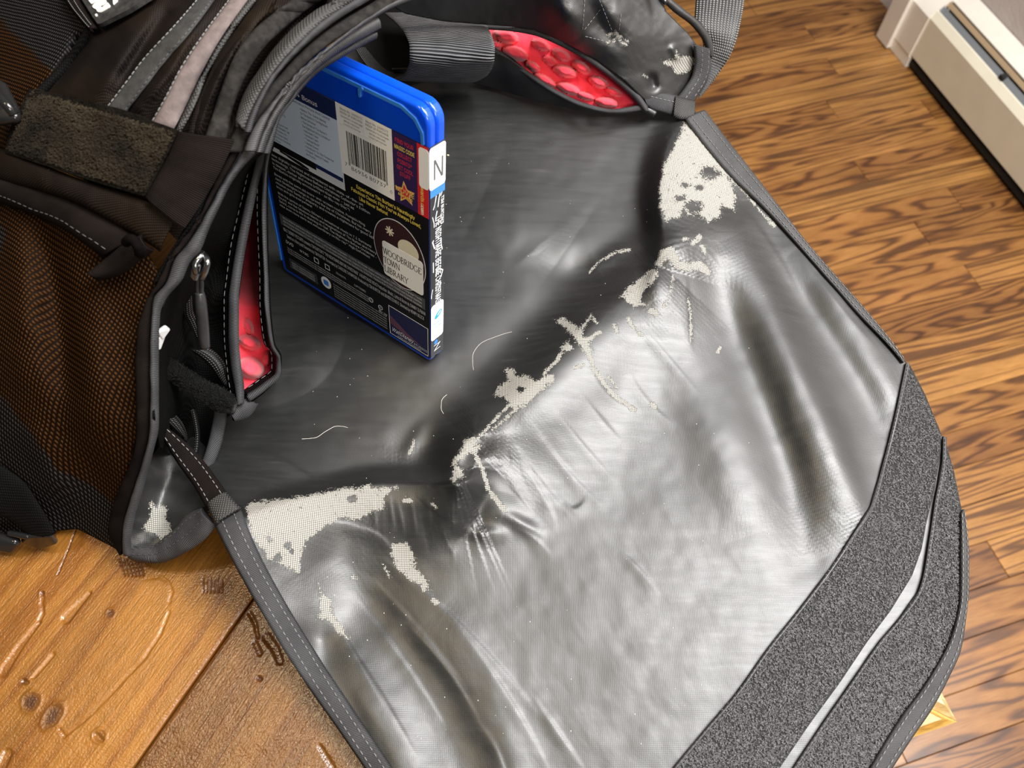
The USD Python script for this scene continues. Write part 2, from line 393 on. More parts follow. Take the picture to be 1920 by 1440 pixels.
def capsules(a, b, r):
    """many stitches between points a and b"""
    out_v, out_f = [], []
    base = np.array(CAPS.vertices); fc = np.array(CAPS.faces)
    for k, (p, q) in enumerate(zip(a, b)):
        d = q - p; L = np.linalg.norm(d)
        if L < 1e-6: continue
        d = d / L
        x = np.cross(d, [0.3, 0.2, 1.0]); x /= np.linalg.norm(x); y = np.cross(d, x)
        vv = base * [r, r, L / 2]
        out_v.append((p + q) / 2 + vv[:, :1] * x + vv[:, 1:2] * y + vv[:, 2:] * d)
        out_f.append(fc + 42 * (len(out_v) - 1))
    return np.vstack(out_v), np.vstack(out_f)


def stitch(g, t, parent, material, pitch=0.0036, length=0.0026, r=0.00028, rise=0.0003, name='stitching'):
    """a row of stitches along a loft at the share t of its width"""
    K = g.shape[1]
    x = t * (K - 1); j = min(int(x), K - 2)
    line = g[:, j] * (1 - (x - j)) + g[:, j + 1] * (x - j)
    line = line + [0, 0, rise]
    s = np.r_[0, np.cumsum(np.linalg.norm(np.diff(line, axis=0), axis=1))]
    at = np.arange(pitch / 2, s[-1] - length, pitch)
    ev = lambda q: np.stack([np.interp(q, s, line[:, k]) for k in range(3)], 1)
    return obj(name, capsules(ev(at), ev(at + length), r), material, parent, smooth=True, kind='stuff')


def tube(name, pts, r, material, parent, n=40, sides=10, label=None, flat=1.0):
    """a cord through traced points (pixel, pixel, height); r a radius or one per point"""
    c = curve(np.c_[np.asarray(pts, float), np.broadcast_to(r, len(pts))], n)
    p = P(c[:, 0], c[:, 1], c[:, 2]); rad = c[:, 3]
    t = np.gradient(p, axis=0); t /= np.linalg.norm(t, axis=1, keepdims=True)
    a = np.cross(t, [0, 0, 1.0]); a /= np.linalg.norm(a, axis=1, keepdims=True); b = np.cross(a, t)
    ang = np.linspace(0, 2 * math.pi, sides, endpoint=False)
    v = (p[:, None] + rad[:, None, None] * (np.cos(ang)[None, :, None] * a[:, None] + flat * np.sin(ang)[None, :, None] * b[:, None])).reshape(-1, 3)
    f = []
    for i in range(n - 1):
        for k in range(sides):
            q = [i * sides + k, i * sides + (k + 1) % sides, (i + 1) * sides + (k + 1) % sides, (i + 1) * sides + k]
            f += [[q[0], q[1], q[2]], [q[0], q[2], q[3]]]
    v = np.vstack([v, p[:1], p[-1:]])
    for k in range(sides):
        f += [[len(v) - 2, (k + 1) % sides, k], [len(v) - 1, (n - 1) * sides + k, (n - 1) * sides + (k + 1) % sides]]
    return obj(name, (v, np.array(f)), material, parent, smooth=True, label=label)


def box_mesh(lo, hi, bev=0.0):
    lo, hi = np.array(lo, float), np.array(hi, float)
    if bev <= 0:
        m = trimesh.creation.box(hi - lo); m.apply_translation((lo + hi) / 2); return m
    pts = []
    for s in np.ndindex(2, 2, 2):
        c = np.where(s, hi, lo); d = np.where(s, -1.0, 1.0) * bev
        for k in range(3):
            e = d.copy(); e[k] = 0; pts.append(c + e)
    return trimesh.convex.convex_hull(np.array(pts))


def curls(name, poly_px, zf, count, size, width, material, parent, height=0.0012, seed=1):
    """loop pile: many short curled fibres standing on a traced surface"""
    r = np.random.default_rng(seed)
    poly = Polygon(poly_px).buffer(0)
    x0, y0, x1, y1 = poly.bounds
    u = r.uniform(x0, x1, count * 3); v = r.uniform(y0, y1, count * 3)
    k = inside(poly, u, v); u, v = u[k][:count], v[k][:count]
    n = len(u)
    base = P(u, v, zf(u, v))
    a = r.uniform(0, 2 * math.pi, n); sz = size * r.uniform(0.6, 1.3, n); tilt = r.uniform(0.2, 1.0, n)
    d = np.stack([np.cos(a), np.sin(a), np.zeros(n)], 1); e = np.stack([-np.sin(a), np.cos(a), np.zeros(n)], 1)
    t = np.linspace(0, 1, 4)
    pts = []
    for q in t:
        ang = math.pi * 1.25 * q
        pts.append(base + d * (sz * math.sin(ang * 0.8) * 0.9)[:, None] + e * (sz * (1 - math.cos(ang)) * 0.5 * tilt)[:, None] + np.stack([0 * a, 0 * a, height * (0.15 + math.sin(math.pi * (0.12 + 0.76 * q))) * r.uniform(0.6, 1.2, n)], 1))
    pts = np.stack(pts, 1).reshape(-1, 3)
    path = numbered(str(parent.GetPath()) + '/' + name)
    c = UsdGeom.BasisCurves.Define(stage, path)
    c.CreateTypeAttr('linear'); c.CreatePointsAttr(Vt.Vec3fArray.FromNumpy(pts.astype(np.float32)))
    c.CreateCurveVertexCountsAttr(Vt.IntArray.FromNumpy(np.full(n, 4, np.int32)))
    c.CreateWidthsAttr(Vt.FloatArray.FromNumpy(np.full(len(pts), width, np.float32))); c.SetWidthsInterpolation('vertex')
    UsdShade.MaterialBindingAPI.Apply(c.GetPrim()).Bind(material)
    tag(c.GetPrim(), kind='stuff')
    return c


# ================================================================== THE ROOM
PHI = math.radians(16.78)
oak_cols = [(0.0, (0.36, 0.172, 0.050)), (0.5, (0.32, 0.146, 0.040)), (0.78, (0.21, 0.088, 0.025)), (1.0, (0.105, 0.045, 0.016))]


def shade(cols, k, warm=1.0):
    return [(p, (c[0] * k, c[1] * k * warm, c[2] * k * warm)) for p, c in cols]


oak = [wood(f'stained_oak_{i}', shade(oak_cols, k, w), (3.1 * i, 1.37 * i, 0.4 * i), al, per, dis, 0.36, coat=0.15, bump=0.12, fine=0.3, dscale=ds)
       for i, (k, w, al, per, dis, ds) in enumerate([(1.05, 1.0, 0.10, 0, 9, 22), (0.84, 0.95, 0.13, 0, 11, 18), (1.2, 1.05, 0.03, 0, 10, 26), (0.95, 0.97, 0.15, 0, 9, 16), (1.12, 1.02, 0.05, 0, 11, 22), (0.76, 0.93, 0.10, 0, 12, 20)])]
M['joint'] = plain('floor_joint_dark', (0.02, 0.010, 0.006), 0.8)
floor = UsdGeom.Xform.Define(stage, '/World/floor')
floor.AddRotateZOp().Set(math.degrees(PHI))
floor = tag(floor.GetPrim(), kind='structure')
W = 0.0585
obj('subfloor', box_mesh((-1.3, -1.1, -0.03), (1.40, 2.6, -0.0035)), M['joint'], floor)
row_rng = random.Random(11)
for row in range(-33, 20):
    q0 = 1.066 + row * W
    p = -1.25 - row_rng.uniform(0, 0.5)
    cuts = []
    while p < 1.33:
        L = row_rng.uniform(0.30, 0.95)
        cuts.append((max(p, -1.25), min(p + L, 1.33))); p += L
    if row == -1: cuts = [(-1.25, -0.3), (-0.3, 0.42), (0.42, 1.0146), (1.0146, 1.33)]
    for a, b in cuts:
        if b - a < 0.02: continue
        bev = 0.0007
        m = box_mesh((a + 0.0003, q0 + 0.0003, -0.012), (b - 0.0003, q0 + W - 0.0003, row_rng.uniform(-0.0002, 0.0002)), bev)
        obj('plank', m, oak[row_rng.randrange(6)], floor)

# wall and baseboard heater share the floor's directions: build them in the floor's frame (p along the boards, q across)
room_m = trimesh.transformations.rotation_matrix(PHI, [0, 0, 1])


def room(m):
    m = m.copy(); m.apply_transform(room_m); return m


WALLP = 1.295
M['wall'] = noisy('painted_plaster', (0.66, 0.60, 0.585), (0.72, 0.655, 0.64), 25, 0.8, 0.35, 160, 0.002)
w = obj('wall_right', room(box_mesh((WALLP, -1.2, -0.03), (WALLP + 0.12, 2.9, 2.4))), M['wall'])
tag(w, kind='structure')

M['enamel'] = noisy('cream_enamel', (0.80, 0.75, 0.60), (0.86, 0.81, 0.66), 18, 0.42, 0.05, 300, 0.0006)
M['enamel_white'] = noisy('warm_white_enamel', (0.82, 0.76, 0.68), (0.87, 0.82, 0.74), 18, 0.4, 0.05, 300, 0.0006)
M['fin'] = plain('blue_grey_damper', (0.30, 0.32, 0.35), 0.4, metallic=0.3)
M['dark_gap'] = plain('heater_shadow_black', (0.01, 0.01, 0.01), 0.8)
M['tan'] = plain('tan_painted_lip', (0.50, 0.36, 0.22), 0.55)
heater = thing('baseboard_heater', 'cream metal baseboard heater with a stepped end cap along the wall', 'heater')
FP = 1.230                                   # front face of the cover
QE = 1.116 + 0.105                           # far end (across the boards)


def profile(name, pq, q0, q1, material, label=None):
    """extrudes a (p, z) outline along the wall"""
    poly = Polygon(pq)
    m = trimesh.creation.extrude_polygon(poly, q1 - q0, engine='earcut')
    v = np.array(m.vertices)
    m = trimesh.Trimesh(np.stack([v[:, 0], v[:, 2] + q0, v[:, 1]], 1), m.faces[:, ::-1], process=False)
    return obj(name, room(m), material, heater, smooth=25, label=label)


Q0 = -1.0
qc = -math.sin(PHI) * 0.857 + math.cos(PHI) * 1.417      # where the cap ends on the cover
profile('front_cover', [(FP, 0.030), (FP + 0.002, 0.028), (FP + 0.002, 0.116), (FP + 0.012, 0.129), (FP + 0.012, 0.1315), (FP + 0.0095, 0.1315), (FP, 0.117)], Q0, qc, M['enamel'])
profile('damper', [(FP + 0.013, 0.124), (FP + 0.0215, 0.1385), (FP + 0.0205, 0.1395), (FP + 0.0125, 0.126)], Q0, qc + 0.02, M['fin'], 'blue-grey damper blade in the top slot')
profile('lip_rail', [(FP + 0.0285, 0.138), (FP + 0.0325, 0.1465), (FP + 0.0315, 0.1475), (FP + 0.0275, 0.139)], Q0, qc + 0.02, M['tan'])
profile('back_plate', [(FP + 0.046, 0.02), (FP + 0.0635, 0.02), (FP + 0.0635, 0.168), (FP + 0.037, 0.148), (FP + 0.037, 0.1455), (FP + 0.046, 0.1455)], Q0, qc + 0.02, M['enamel_white'])
profile('inner_shadow_plate', [(FP + 0.004, 0.008), (FP + 0.045, 0.008), (FP + 0.045, 0.14), (FP + 0.040, 0.14), (FP + 0.040, 0.02), (FP + 0.004, 0.02)], Q0, qc, M['dark_gap'])
profile('cap_panel', [(FP - 0.003, 0.028), (FP, 0.026), (FP + 0.062, 0.026), (FP + 0.062, 0.168), (FP + 0.013, 0.136), (FP - 0.003, 0.118)], qc, qc + 0.060, M['enamel_white'])
profile('end_cap', [(FP - 0.012, 0.004), (FP + 0.062, 0.004), (FP + 0.062, 0.174), (FP + 0.010, 0.142), (FP - 0.012, 0.122)], qc + 0.060, qc + 0.104, M['enamel_white'])
profile('cap_foot', [(FP - 0.0015, 0.001), (FP + 0.04, 0.001), (FP + 0.04, 0.026), (FP - 0.0015, 0.026)], qc - 0.004, qc + 0.060, M['enamel_white'])
for qq in np.arange(qc - 0.22, Q0, -0.35):
    obj('damper_clip', room(box_mesh((FP + 0.010, qq, 0.130), (FP + 0.026, qq + 0.010, 0.1405))), M['dark_gap'], heater)

# a low stool with a mitred frame stands under the table; one corner of it shows beyond the flap
M['pale_wood'] = wood('pale_yellow_pine', [(0, (0.72, 0.47, 0.14)), (0.6, (0.62, 0.37, 0.09)), (1, (0.46, 0.25, 0.05))], (0, 0, 0), 0.1, 0.006, 6, 0.4, fine=0.2, dscale=40)
M['pale_wood_cross'] = wood('whitish_pine', [(0, (0.74, 0.58, 0.32)), (0.6, (0.66, 0.49, 0.25)), (1, (0.52, 0.36, 0.15))], (1, 2, 0), 0.3, 0.008, 5, 0.4, fine=0.25, dscale=40)
stool = thing('wooden_stool', 'low pale yellow wooden stool, one mitred corner poking out below the flap', 'stool')
SZ = 0.42
c_ = P(1801.0, 1352.0, SZ - TABLE)
sp, sq = c_[0] * math.cos(PHI) + c_[1] * math.sin(PHI), -c_[0] * math.sin(PHI) + c_[1] * math.cos(PHI)
SW, SD, RW = 0.34, 0.26, 0.045               # the corner that shows is the near right one


def rail(poly, m):
    """a top rail: outline in (p, q) relative to the corner, with bevelled top edge"""
    a = Polygon(poly); b = a.buffer(-0.006, join_style=2)
    lo = np.array(a.exterior.coords)[:-1]; hi = np.array(b.exterior.coords)[:-1]
    pts = [(sp + x, sq + y, SZ - 0.022) for x, y in lo] + [(sp + x, sq + y, SZ - 0.006) for x, y in lo] + [(sp + x, sq + y, SZ) for x, y in hi]
    obj('rail', room(trimesh.convex.convex_hull(np.array(pts))), m, stool)


rail([(0, 0), (-SW, 0), (-SW + RW, RW), (-RW, RW)], M['pale_wood'])
rail([(0, 0.0005), (-RW, RW + 0.0005), (-RW, SD - RW), (0, SD)], M['pale_wood_cross'])
rail([(-SW, SD + 0.0005), (0, SD + 0.0005), (-RW, SD - RW), (-SW + RW, SD - RW)], M['pale_wood'])
rail([(-SW - 0.0005, 0), (-SW - 0.0005, SD), (-SW + RW, SD - RW), (-SW + RW, RW)], M['pale_wood_cross'])
obj('seat_panel', room(box_mesh((sp - SW + RW - 0.004, sq + RW - 0.004, SZ - 0.016), (sp - RW + 0.004, sq + SD - RW + 0.004, SZ - 0.006))), M['pale_wood'], stool)
for dx, dy in ((-0.05, 0.015), (-SW + 0.015, 0.015), (-0.05, SD - 0.05), (-SW + 0.015, SD - 0.05)):
    obj('leg', room(box_mesh((sp + dx, sq + dy, 0.0), (sp + dx + 0.035, sq + dy + 0.035, SZ - 0.022), 0.003)), M['pale_wood'], stool)

# ================================================================== THE TABLE
TA = math.atan2(0.0850, 0.0466)              # direction of the boards
tx, tn = np.array([math.cos(TA), math.sin(TA)]), np.array([math.sin(TA), -math.cos(TA)])
seam0 = P(475, 1120, 0)[:2] @ tn
corner = P(1560, 640, 0)
c_t, c_n = 0.30, seam0 + 0.245               # far edge along the boards, right edge across
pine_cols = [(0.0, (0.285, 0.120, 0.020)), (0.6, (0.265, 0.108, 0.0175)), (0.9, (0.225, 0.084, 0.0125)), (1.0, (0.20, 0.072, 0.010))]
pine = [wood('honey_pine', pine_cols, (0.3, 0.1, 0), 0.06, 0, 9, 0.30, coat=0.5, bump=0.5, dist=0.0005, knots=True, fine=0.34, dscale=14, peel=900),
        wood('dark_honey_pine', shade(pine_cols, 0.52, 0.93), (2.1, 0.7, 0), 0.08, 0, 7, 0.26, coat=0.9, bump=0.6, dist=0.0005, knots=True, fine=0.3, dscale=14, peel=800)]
table = UsdGeom.Xform.Define(stage, '/World/table')
table.AddTranslateOp().Set((0, 0, 0)); table.AddRotateZOp().Set(math.degrees(TA))
table = tag(table.GetPrim(), 'honey pine plank table with dents and dark knots under the bag', 'table')
# local frame: x along boards, y = -across (right hand); local = (p.tx, p.(-tn))


def tloc(u, v):
    p = P(np.asarray(u, float), np.asarray(v, float), 0.0)
    return np.stack([p[..., :2] @ tx, -(p[..., :2] @ tn)], -1)


GOUGES = [  # traced dents: polyline px, half width px at each end, depth m
    ([(5, 1262), (35, 1215), (72, 1168)], (9, 4), 0.0013), ([(72, 1168), (80, 1150), (78, 1130), (80, 1112)], (4, 4), 0.0008),
    ([(124, 1160), (146, 1135), (168, 1112)], (10, 3), 0.0015), ([(62, 1270), (80, 1250), (99, 1227)], (3.5, 4), 0.0013), ([(45, 1278), (52, 1280)], (4, 4), 0.001),
    ([(2, 1440), (14, 1412)], (9, 9), 0.0012), ([(120, 1380), (170, 1340), (222, 1285), (270, 1235), (300, 1190), (317, 1147)], (4, 3), 0.0006),
    ([(112, 1368), (121, 1381)], (3, 3), 0.0007), ([(275, 1085), (300, 1081), (317, 1092), (322, 1110), (317, 1130)], (3, 3), 0.0005),
    ([(468, 1150), (478, 1168), (483, 1195)], (4, 3), 0.0012), ([(500, 1195), (515, 1215), (525, 1240)], (9, 7), 0.0010), ([(478, 1205), (487, 1225)], (5, 5), 0.0012),
    ([(484, 1271), (488, 1273)], (4, 4), 0.0016), ([(600, 1400), (625, 1440)], (5, 5), 0.0008), ([(180, 1378), (190, 1388)], (5, 5), 0.0012)]
GOUGES.append(([(145, 985), (128, 1030), (108, 1078)], (1.2, 1.0), 0.0008))
for k in range(6): GOUGES.append(([(224 + 7 * k, 1046 + (k % 2) * 3), (229 + 7 * k, 1062), (234 + 7 * k, 1080)], (1.6, 1.6), 0.0009))
for k in range(6): GOUGES.append(([(380 + 7 * k, 1085 + (k % 2) * 4), (381 + 7 * k, 1110)], (1.6, 1.4), 0.0009))
KNOTS = [((58, 1316), 15, 19, 1.0), ((99, 1343), 14, 26, .95), ((207, 1150), 7, 9, 0.9), ((186, 1380), 12, 12, 0.35), ((46, 1278), 8, 8, 0.6), ((79, 1112), 5, 6, 0.55), ((405, 1100), 55, 30, 0.45), ((365, 1110), 26, 26, 0.25)]
PXM = 1440 / 0.47


def board(k, y0, y1, x0, x1, material):
    """one board: dense top where the photo shows it, with dents; thickness 24 mm"""
    xs = np.unique(np.r_[np.linspace(x0, x1, 24)]); ys = np.linspace(y0, y1, 10)
    X, Y = np.meshgrid(xs, ys)
    pts = np.stack([X.ravel(), Y.ravel()], 1)
    if k in (0, 1):
        gu, gv = np.meshgrid(np.arange(-6, 760, 2.2), np.arange(985, 1446, 2.2))
        d = tloc(gu.ravel(), gv.ravel())
        d = d[(d[:, 0] > x0 + 0.003) & (d[:, 0] < x1 - 0.003) & (d[:, 1] > y0 + 0.0022) & (d[:, 1] < y1 - 0.0022)]
        pts = np.vstack([pts, d])
        for off in (0.0006, 0.0016):
            e = np.arange(x0 + 0.002, x1, 0.002)
            for yy in (y0 + off, y1 - off): pts = np.vstack([pts, np.stack([e, np.full(len(e), yy)], 1)])
    tri = Delaunay(pts).simplices
    a, b, c = pts[tri[:, 0]], pts[tri[:, 1]], pts[tri[:, 2]]
    ar = (b[:, 0] - a[:, 0]) * (c[:, 1] - a[:, 1]) - (b[:, 1] - a[:, 1]) * (c[:, 0] - a[:, 0])
    tri = tri[np.abs(ar) > 1e-12]; ar = ar[np.abs(ar) > 1e-12]
    tri[ar < 0] = tri[ar < 0][:, ::-1]
    z = np.full(len(pts), TABLE)
    edge = np.minimum(pts[:, 1] - y0, y1 - pts[:, 1])
    wob = 0.0009 + 0.0007 * meshkit.noise(np.c_[pts[:, 0] * 60, pts[:, 1] * 0, np.zeros(len(pts))], k)
    z -= 0.0011 * np.clip(1 - edge / wob, 0, 1) ** 1.5
    wpt = pts[:, :1] * tx + pts[:, 1:] * -tn
    px = pix(np.c_[wpt, np.full(len(pts), TABLE)])
    near = (px[:, 0] > -40) & (px[:, 0] < 800) & (px[:, 1] > 950) & (px[:, 1] < 1500)
    knot = np.zeros(len(pts))
    if k in (0, 1):
        sel = np.where(near)[0]; q = px[sel]
        z[sel] -= 0.00022 * (meshkit.fbm(np.c_[q * 0.05, np.zeros(len(q))], 3, 5) - 0.5)
        for line, (w0, w1), dep in GOUGES:
            L = LineString(line); sp_ = shapely.points(q)
            dist = shapely.distance(sp_, L); al = shapely.line_locate_point(L, sp_, normalized=True)
            wd = w0 + (w1 - w0) * al
            z[sel] -= 0.75 * dep * np.clip(1.6 * (1.1 - (dist / wd) ** 2), 0, 1)
            pass
        for line, (w0, w1), dep in GOUGES[12:13] + GOUGES[15:]:
            dist = shapely.distance(shapely.points(q), LineString(line))
            knot[sel] = np.maximum(knot[sel], .9 * np.clip(1.5 - dist / w0, 0, 1))
        dirp = np.array([-0.575, 0.818])
        for (cu, cv), ra, rb, amt in KNOTS:
            dd = q - [cu, cv]; al = dd @ dirp; ac = dd @ [dirp[1], -dirp[0]]
            rr = np.sqrt((ac / ra) ** 2 + (al / rb) ** 2) + 0.35 * (meshkit.fbm(np.c_[q * 0.12, np.zeros(len(q))], 3, 9) - 0.5)
            knot[sel] = np.maximum(knot[sel], amt * np.clip(1.5 - rr * 1.1, 0, 1))
            if ra < 20: z[sel] += 0.0004 * np.exp(-(rr - 1.15) ** 2 / 0.03)
    v = np.c_[pts, z]
    vv, ff = solid(v, tri, 0.024)
    n = len(v); vv[n:] = np.c_[pts, np.full(n, TABLE - 0.024)]
    return obj('board', (vv, ff), material, table, smooth=True, prim={'knot': np.r_[knot, knot]})


yS = -seam0
board(0, yS + 0.0004, yS + 0.245, -0.62, c_t, pine[0])
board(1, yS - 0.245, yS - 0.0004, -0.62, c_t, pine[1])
board(2, yS + 0.2458, yS + 0.49, -0.62, c_t, pine[0])
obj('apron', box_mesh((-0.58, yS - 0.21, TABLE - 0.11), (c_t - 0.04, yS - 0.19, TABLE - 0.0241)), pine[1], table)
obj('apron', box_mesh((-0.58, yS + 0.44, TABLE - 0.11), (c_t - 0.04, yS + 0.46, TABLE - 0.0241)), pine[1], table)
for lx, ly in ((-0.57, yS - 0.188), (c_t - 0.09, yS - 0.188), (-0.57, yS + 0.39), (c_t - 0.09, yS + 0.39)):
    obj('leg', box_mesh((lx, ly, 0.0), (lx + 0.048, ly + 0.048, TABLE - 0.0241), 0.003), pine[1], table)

# ================================================================== THE BAG
bag = thing('messenger_bag', 'open black and brown messenger bag with worn coated flap spread over the table', 'bag')


def spread(ctrl, smoothing=0.0):
    c = np.asarray(ctrl, float)
    r = RBFInterpolator(c[:, :2] / 100, c[:, 2], kernel='thin_plate_spline', smoothing=smoothing)

    def f(u, v):
        u = np.asarray(u, float); shp = u.shape
        return r(np.stack([u.ravel(), np.asarray(v, float).ravel()], 1) / 100).reshape(shp)
    return f


def ridges(items):
    """items: (traced line, height or heights, reach on the upper/left side, reach on the lower/right side) in pixels"""
    pre = []
    for line, h, wa, wb in items:
        L = np.asarray(line, float)
        c = curve(np.c_[L, np.broadcast_to(np.asarray(h, float), len(L))], 90)
        t = np.gradient(c[:, :2], axis=0)
        pre.append((cKDTree(c[:, :2]), c, t / np.linalg.norm(t, axis=1, keepdims=True), wa, wb))

    def f(u, v):
        u = np.asarray(u, float); q = np.stack([u.ravel(), np.asarray(v, float).ravel()], 1)
        z = np.zeros(len(q))
        for tree, c, t, wa, wb in pre:
            m = max(wa, wb) * 2.6
            sel = np.where((q[:, 0] > c[:, 0].min() - m) & (q[:, 0] < c[:, 0].max() + m) & (q[:, 1] > c[:, 1].min() - m) & (q[:, 1] < c[:, 1].max() + m))[0]
            if not len(sel): continue
            d, i = tree.query(q[sel])
            dv = q[sel] - c[i, :2]
            cr = t[i, 0] * dv[:, 1] - t[i, 1] * dv[:, 0]
            sd = cr / np.maximum(d, 1e-9)
            w = wa + (wb - wa) * np.clip(0.5 + 0.5 * np.clip(sd * 1.6, -1, 1), 0, 1)
            z[sel] += c[i, 2] * np.exp(-(d / w) ** 2)
        return z.reshape(u.shape)
    return f


base_z = spread([(530, 506, .0035), (815, 690, .0125), (700, 620, .007), (900, 500, .013), (1100, 400, .013), (1000, 200, .022), (700, 150, .02), (1250, 230, .02), (450, 800, .008), (600, 800, .009),
                 (300, 700, .006), (300, 300, .006), (1200, 900, .011), (1000, 1200, .009), (600, 1200, .008), (430, 980, .044), (478, 1085, .036), (545, 1200, .022), (640, 1350, .011), (720, 1200, .010), (760, 1300, .009), (640, 1000, .014), (800, 1100, .010), (720, 1420, .008), (800, 1500, .008), (1400, 1100, .010), (1500, 700, .012), (1700, 1200, .008),
                 (1600, 1500, .006), (1800, 1000, .006), (1700, 680, .008), (1500, 440, .012), (1350, 280, .016), (200, 1000, .006), (1750, 1600, .004), (500, 1600, .006)], 0.02)
folds = ridges([
    # the hinge crease that runs across the opening
    ([(430, 985), (520, 950), (620, 926), (720, 908), (800, 908), (850, 912), (872, 905)], [.004, .010, .014, .018, .019, .018, .010], 20, 105),
    ([(860, 905), (846, 880), (852, 858), (870, 836), (892, 815)], [.010, .014, .015, .014, .010], 22, 42),
    ([(880, 830), (930, 785), (1000, 728), (1060, 665), (1110, 615), (1180, 555), (1240, 495)], [.012, .018, .020, .020, .020, .018, .012], 54, 120),
    ([(1236, 500), (1246, 440), (1238, 380), (1246, 310), (1285, 232)], [.009, .019, .023, .022, .009], 24, 110),
    # hollow behind the ridge
    ([(760, 890), (800, 830), (880, 740), (980, 650), (1080, 570), (1180, 490)], [-.001, -.004, -.003, -.003, -.003, -.002], 70, 55),
    # waves of the flap on the right
    ([(1378, 440), (1415, 520), (1470, 650), (1535, 790), (1590, 930), (1625, 1010)], [.006, .0075, .0085, .0085, .0065, .002], 38, 70),
    ([(1330, 480), (1375, 600), (1430, 740), (1480, 890), (1515, 1040)], [-.002, -.004, -.005, -.0045, -.002], 42, 42),
    ([(1240, 560), (1300, 700), (1370, 860), (1420, 1000)], [.001, .003, .004, .002], 60, 60),
    ([(1490, 470), (1560, 560), (1640, 680), (1690, 760)], [.001, .003, .003, .001], 30, 40),
    ([(1450, 480), (1530, 600), (1620, 740), (1660, 850)], [-.001, -.003, -.003, -.001], 30, 35),
    # left part of the flap
    ([(560, 1080), (640, 1210), (720, 1370), (780, 1500)], [.001, .003, .0035, .003], 50, 34),
    ([(640, 1050), (720, 1170), (830, 1330), (900, 1500)], [-.002, -.0035, -.0035, -.002], 55, 60),
    ([(820, 1150), (900, 1260), (950, 1400), (970, 1500)], [.0005, .002, .002, .002], 40, 70),
    ([(872, 905), (862, 945), (845, 985), (800, 1010)], [.006, .006, .004, .001], 26, 40),
    ([(900, 930), (880, 990), (840, 1020)], [-.003, -.004, -.001], 26, 34),
    ([(945, 965), (985, 985), (1010, 1000)], [.001, .0022, .0008], 12, 14),
    ([(860, 985), (905, 1000), (940, 1000)], [.001, .002, .001], 12, 16),
    # bumps on the lining
    ([(590, 650), (690, 625)], [.004, .004], 55, 75), ([(900, 380), (980, 420), (1060, 470)], [.0015, .0032, .0016], 90, 80),
    ([(1000, 470), (1070, 510), (1120, 500)], [-.001, -.003, -.001], 36, 40), ([(760, 860), (775, 830), (795, 800)], [.0006, .0014, .0006], 14, 18),
    ([(1120, 500), (1150, 480), (1185, 465)], [.001, .002, .001], 14, 16)])
# fine creases: sharp little steps
cr_lines = []
for (a, b, c) in [((960, 830), (1010, 900), (1060, 960)), ((1000, 800), (1060, 880), (1130, 950)), ((1040, 770), (1080, 820), (1150, 900)), ((1090, 740), (1130, 790), (1165, 830)), ((975, 870), (1020, 935), (1040, 980)),
                  ((930, 870), (960, 920), (1000, 970)), ((1180, 700), (1225, 765), (1270, 800)), ((1110, 700), (1150, 750), (1190, 770)), ((1200, 610), (1260, 680), (1310, 740)), ((1285, 520), (1290, 600), (1295, 660)),
                  ((760, 1170), (840, 1260), (900, 1360)), ((900, 1360), (935, 1420), (955, 1500)), ((700, 1090), (800, 1200), (870, 1290)), ((720, 1050), (850, 1160), (1000, 1330)), ((640, 1190), (700, 1280), (780, 1420)),
                  ((600, 1120), (660, 1220), (720, 1330)), ((860, 1180), (960, 1320), (1030, 1450)), ((1000, 1310), (1050, 1380), (1090, 1440)), ((660, 1120), (740, 1220), (830, 1360)), ((1060, 940), (1075, 955), (1100, 935)),
                  ((960, 990), (1000, 1010), (1030, 1040)), ((1160, 1035), (1190, 1060), (1230, 1110)), ((1470, 400), (1540, 500), (1610, 590)), ((1500, 480), (1570, 570), (1640, 650)), ((1380, 380), (1450, 470), (1500, 560)), ((1540, 520), (1600, 590), (1670, 670)),
                  ((560, 975), (700, 1000), (740, 1040)), ((480, 840), (540, 870), (610, 915))]:
    cr_lines.append(([a, b, c], [.0001, .00055, .0001], 5, 16))
for (a, b, c) in [((700, 930), (702, 960), (706, 990)), ((730, 930), (735, 965), (738, 990)), ((745, 940), (752, 970), (757, 1000)), ((770, 935), (776, 970), (780, 1000)), ((800, 935), (805, 960), (806, 985))]:
    cr_lines.append(([a, b, c], [.0001, .0003, .0001], 3, 7))
creases = ridges(cr_lines)


def flap_z(u, v):
    u = np.asarray(u, float); v = np.asarray(v, float)
    lo = meshkit.fbm(np.stack([u / 90, v / 90, 0 * u], -1), 3, 21) - 0.5
    hi = meshkit.fbm(np.stack([(u - 0.6 * v) / 22, (0.6 * u + v) / 60, 0 * u], -1), 3, 33) - 0.5
    return np.maximum(base_z(u, v), .005) + np.maximum(folds(u, v), -.0035) + creases(u, v) + 0.0014 * lo + 0.00014 * hi


def flap_z_soft(u, v):
    return np.maximum(base_z(u, v), .005) + np.maximum(folds(u, v), -.0035) + 0.0004


